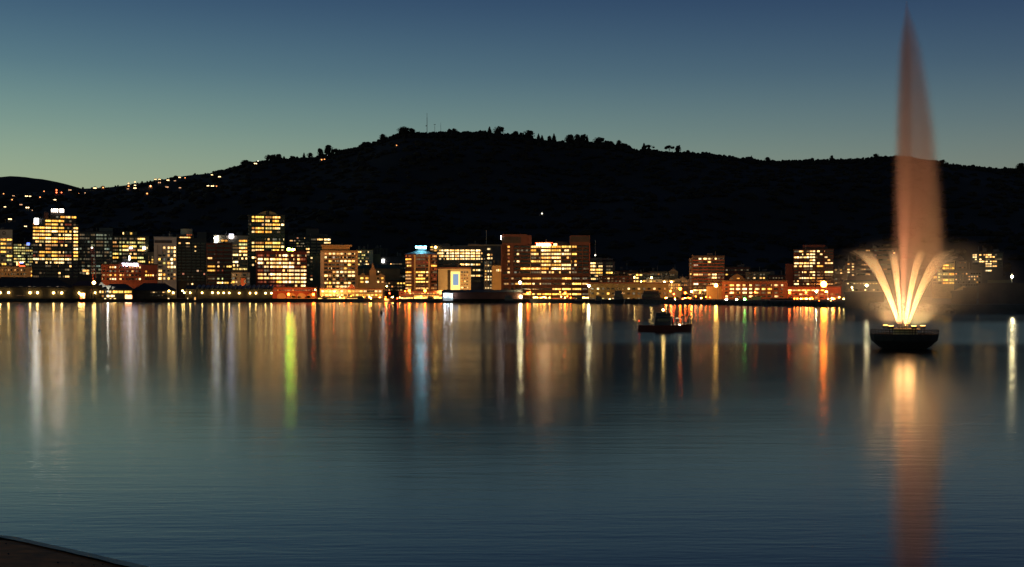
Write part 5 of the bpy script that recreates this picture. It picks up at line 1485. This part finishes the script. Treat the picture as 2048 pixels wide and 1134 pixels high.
def spot(loc, target, energy, cone, col, name="flood_beam", blend=0.6, r=0.1):
    ld = bpy.data.lights.new(name, 'SPOT'); ld.energy = energy; ld.color = col; ld.spot_size = math.radians(cone); ld.spot_blend = blend; ld.shadow_soft_size = r
    o = bpy.data.objects.new(name, ld); COL.objects.link(o); o.parent = ft; o.location = loc; ld.use_shadow = False
    o.rotation_euler = (Vector(target) - Vector(loc)).to_track_quat('-Z', 'Y').to_euler()
for px, y_, q in SPOTS:
    x_ = fx(px); z_ = 1.72
    box = MB(); box.prism([(x_ - .17, y_ - .14), (x_ + .17, y_ - .14), (x_ + .17, y_ + .14), (x_ - .17, y_ + .14)], z_ - .2, z_ - 0.02, [(x_ - .2, y_ - .16), (x_ + .2, y_ - .16), (x_ + .2, y_ + .16), (x_ - .2, y_ + .16)])
    box.tube([(x_ - .12, y_, 0.9), (x_ - .12, y_, z_ - .2)], 0.025, 5); box.tube([(x_ + .12, y_, 0.9), (x_ + .12, y_, z_ - .2)], 0.025, 5)
    o = box.build("floodlight", M['black_steel'], ft)
    MB().prism([(x_ - .15, y_ - .12), (x_ + .15, y_ - .12), (x_ + .15, y_ + .12), (x_ - .15, y_ + .12)], z_ - 0.015, z_ + 0.02).build("lens", lens_m, o)
    spot((x_, y_, z_ + 0.08), (0.5, 0, 12.0), 900 * q, 165, WARM, blend=1.0)
spot((0.0, 0.0, 1.9), (0.35, 0, 20.0), 2600, 26, (1.0, 0.34, 0.18), "plume_beam", 0.8)  # added beam without a fixture, reddens the upper plume


point('spill_light', (0.1, 0, 2.6), (1.0, 0.46, 0.15), 120, ft, 0.8)  # added point light without a fixture, brightens the mist and drum
def vnodes(name):
    m = bpy.data.materials.new(name); m.use_nodes = True; nt = m.node_tree; nt.nodes.clear()
    o = nt.nodes.new("ShaderNodeOutputMaterial"); v = nt.nodes.new("ShaderNodeVolumePrincipled")
    v.inputs["Color"].default_value = (1, 0.88, 0.76, 1)
    nt.links.new(v.outputs[0], o.inputs["Volume"])
    tc = nt.nodes.new("ShaderNodeTexCoord"); sp = nt.nodes.new("ShaderNodeSeparateXYZ"); nt.links.new(tc.outputs["Object"], sp.inputs[0])
    def mth(op, a, c=None, clamp=False):
        n = nt.nodes.new("ShaderNodeMath"); n.operation = op; n.use_clamp = clamp
        for i, q in enumerate((a, c)):
            if q is None: continue
            if isinstance(q, (int, float)): n.inputs[i].default_value = q
            else: nt.links.new(q, n.inputs[i])
        return n.outputs[0]
    def curve(v_, pts):
        """piecewise linear value of v_ from (position, value) pairs"""
        lo, hi = pts[0][0], pts[-1][0]; vm = max(abs(p[1]) for p in pts) or 1
        mp = nt.nodes.new("ShaderNodeMapRange"); nt.links.new(v_, mp.inputs[0]); mp.inputs[1].default_value = lo; mp.inputs[2].default_value = hi
        r = nt.nodes.new("ShaderNodeValToRGB"); nt.links.new(mp.outputs[0], r.inputs[0]); e = r.color_ramp.elements
        while len(e) < len(pts): e.new(0.5)
        for el, (p, q) in zip(e, pts):
            el.position = (p - lo) / (hi - lo); g = (q / vm + 1) / 2; el.color = (g, g, g, 1)
        return mth('MULTIPLY', mth('SUBTRACT', mth('MULTIPLY', r.outputs[0], 2.0), 1.0), vm)
    return m, v, nt, sp, mth, curve
def loft(name, secs, m, depth=0.6, lab=None):
    """secs: (row px, centre px, half width px)"""
    mb = MB(); n = 20
    for y_, c_, w_ in secs:
        for j in range(n):
            a = 2 * math.pi * j / n; w2 = w_ / SP
            mb.v.append((fx(c_) + w2 * math.cos(a), w2 * depth * math.sin(a), fz(y_)))
    for k in range(len(secs) - 1):
        for j in range(n):
            j2 = (j + 1) % n; mb.f.append((k * n + j2, k * n + j, (k + 1) * n + j, (k + 1) * n + j2))
    mb.f.append(tuple(range(n))); e = (len(secs) - 1) * n; mb.f.append(tuple(e + j for j in reversed(range(n))))
    o = mb.build(name, m, ft, True)
    if lab: o["label"] = lab
    return o
# tall plume: a rising core on the left and a wide falling veil that the wind carries right
ENV = [(2, 1813, 2), (25, 1815, 9), (60, 1818, 19), (100, 1821, 29), (150, 1825, 37), (200, 1828, 42), (260, 1832, 48), (320, 1834, 52), (400, 1837, 56), (480, 1839, 58), (560, 1840, 57), (620, 1838, 50), (642, 1832, 36)]
m, v, nt, sp, mth, curve = vnodes('plume_water')
v.inputs['Color'].default_value = (0.54, 0.39, 0.35, 1)
x_, y_, z_ = sp.outputs
def term(secs, amp, depth, power=1.0):
    s_ = sorted((fz(r_), fx(c_), w_ * 1.12 / SP, a_) for r_, c_, w_, a_ in secs)
    xc = curve(z_, [(q[0], q[1]) for q in s_]); w_ = curve(z_, [(q[0], q[2]) for q in s_]); am = curve(z_, [(q[0], q[3]) for q in s_])
    dx = mth('DIVIDE', mth('SUBTRACT', x_, xc), w_); dy = mth('DIVIDE', y_, mth('MULTIPLY', w_, depth))
    d2 = mth('ADD', mth('MULTIPLY', dx, dx), mth('MULTIPLY', dy, dy))
    g = mth('POWER', mth('SUBTRACT', 1.0, d2, True), power)
    return mth('MULTIPLY', mth('MULTIPLY', g, am), amp)
veil = term([(2, 1813, 2, 1.3), (30, 1815, 9, 1.3), (60, 1817, 18, 1.2), (100, 1820, 27, 1.0), (160, 1824, 35, .8), (260, 1831, 45, .65), (400, 1836, 52, .6), (470, 1839, 54, .5), (530, 1840, 52, .2), (590, 1840, 48, .03), (642, 1836, 40, 0)], 1.1, 0.8, 1.8)
core = term([(30, 1813, 3, .5), (100, 1812, 12, .8), (220, 1809, 17, .8), (330, 1808, 19, .9), (420, 1808, 15, 1.1), (520, 1807, 9, 1.3), (600, 1806.5, 4.5, 1.6), (642, 1806, 2.5, 2)], 1.7, 0.9, 1.5)
fall = term([(100, 1832, 3, 0), (160, 1842, 11, .5), (260, 1854, 16, .8), (360, 1861, 19, .9), (450, 1866, 20, .9), (530, 1868, 18, .6), (600, 1868, 12, 0)], 0.8, 0.9, 1.5)
nt.links.new(mth('ADD', mth('ADD', veil, core), fall), v.inputs["Density"])
m.cycles.volume_step_rate = 0.25
loft("plume", ENV, m, 0.8)
# arching side jets, thinning out towards their tops
def jet(x0_, vx, vy, vz, T, dens, r0, r1, lab=None):
    def pos(t_): return (x0_ + vx * t_ + 0.12 * t_ * t_, vy * t_, 1.85 + vz * t_ - 4.9 * t_ * t_)
    pts = [pos(T * k / 18) for k in range(19)]
    for sh, (q, fr, dm, n_) in enumerate(((0.35, 12, 1.1, 9), (0.65, 15, 0.55, 10), (0.95, 17, 0.26, 10), (1.25, 19, 0.13, 12))):
        m, v, nt, sp, mth, curve = vnodes('jet_water')
        fade = curve(sp.outputs[2], [(1.8, 1.0), (2.6, 0.85), (4.3, 0.42), (5.6, 0.15), (6.8, 0.035), (7.4, 0.0)] if sh < 2 else [(1.8, 0.8), (3.0, 0.6), (5.0, 0.28), (6.4, 0.12), (7.5, 0.0)])
        nt.links.new(mth('MULTIPLY', fade, dens * dm), v.inputs["Density"]); m.cycles.volume_step_rate = 0.5
        P_ = pts[:fr]; R_ = [q * (r0 + (r1 - r0) * (k / 18) ** 1.1) for k in range(fr)]
        if sh >= 2: 
            for k in range(5): R_[-1 - k] *= (0.1, 0.4, 0.65, 0.82, 0.93)[k]
        o = MB().tube(P_, R_, n_).build("jet", m, ft, True)
        if lab: o["label"] = lab
for (nx_, vx, vy, vz, lab, r_, T_, dn) in ((1796, -3.7, -0.6, 10.5, "outer left jet, arching lowest", 0.48, 1.22, 4.0), (1799, -3.0, 1.6, 10.5, "left jet beside the outer one", 0.36, 1.05, 1.8), (1801.5, -1.5, -1.6, 10.85, "inner left jet", 0.44, 1.14, 2.6),
                          (1809, 1.05, -1.6, 10.85, "inner right jet", 0.40, 1.14, 2.6), (1812.5, 1.95, 1.5, 10.6, "middle right jet", 0.40, 1.14, 3.2), (1816, 2.9, -0.9, 10.3, "outer right jet", 0.40, 1.16, 3.6), (1818, 3.7, 1.0, 9.9, "faint outermost right jet", 0.40, 1.18, 1.6)):
    jet(fx(nx_), vx, vy, vz, T_, dn * 0.62, 0.04, r_ * 0.85, lab)
    jet(fx(nx_) + 0.03, vx * 0.84, vy * 1.15, vz * 1.01, T_ * 0.98, dn * 0.4, 0.03, r_ * 0.7, lab)
# drifting mist
m, v, nt, sp, mth, curve = vnodes('drifting_mist')
v.inputs['Color'].default_value = (1, 1, 1, 1)
ln_ = nt.nodes.new("ShaderNodeVectorMath"); ln_.operation = 'LENGTH'; tc_ = [n for n in nt.nodes if n.type == 'TEX_COORD'][0]; nt.links.new(tc_.outputs["Object"], ln_.inputs[0])
q_ = mth('SUBTRACT', 1.0, ln_.outputs["Value"], True)
nt.links.new(mth('MULTIPLY', mth('MULTIPLY', mth('POWER', q_, 1.6), mth('ADD', mth('MULTIPLY', ln_.outputs["Value"], 0.9), 0.05)), 0.19), v.inputs["Density"])
mist = MB().ball((0, 0, 0), 1.0, 24, 14).build("mist", m, None, True)
mist.location = (FX + 1.5, FD_ + 0.3, 4.4); mist.scale = (9.0, 5.0, 4.38)
tag(mist, kind="stuff")
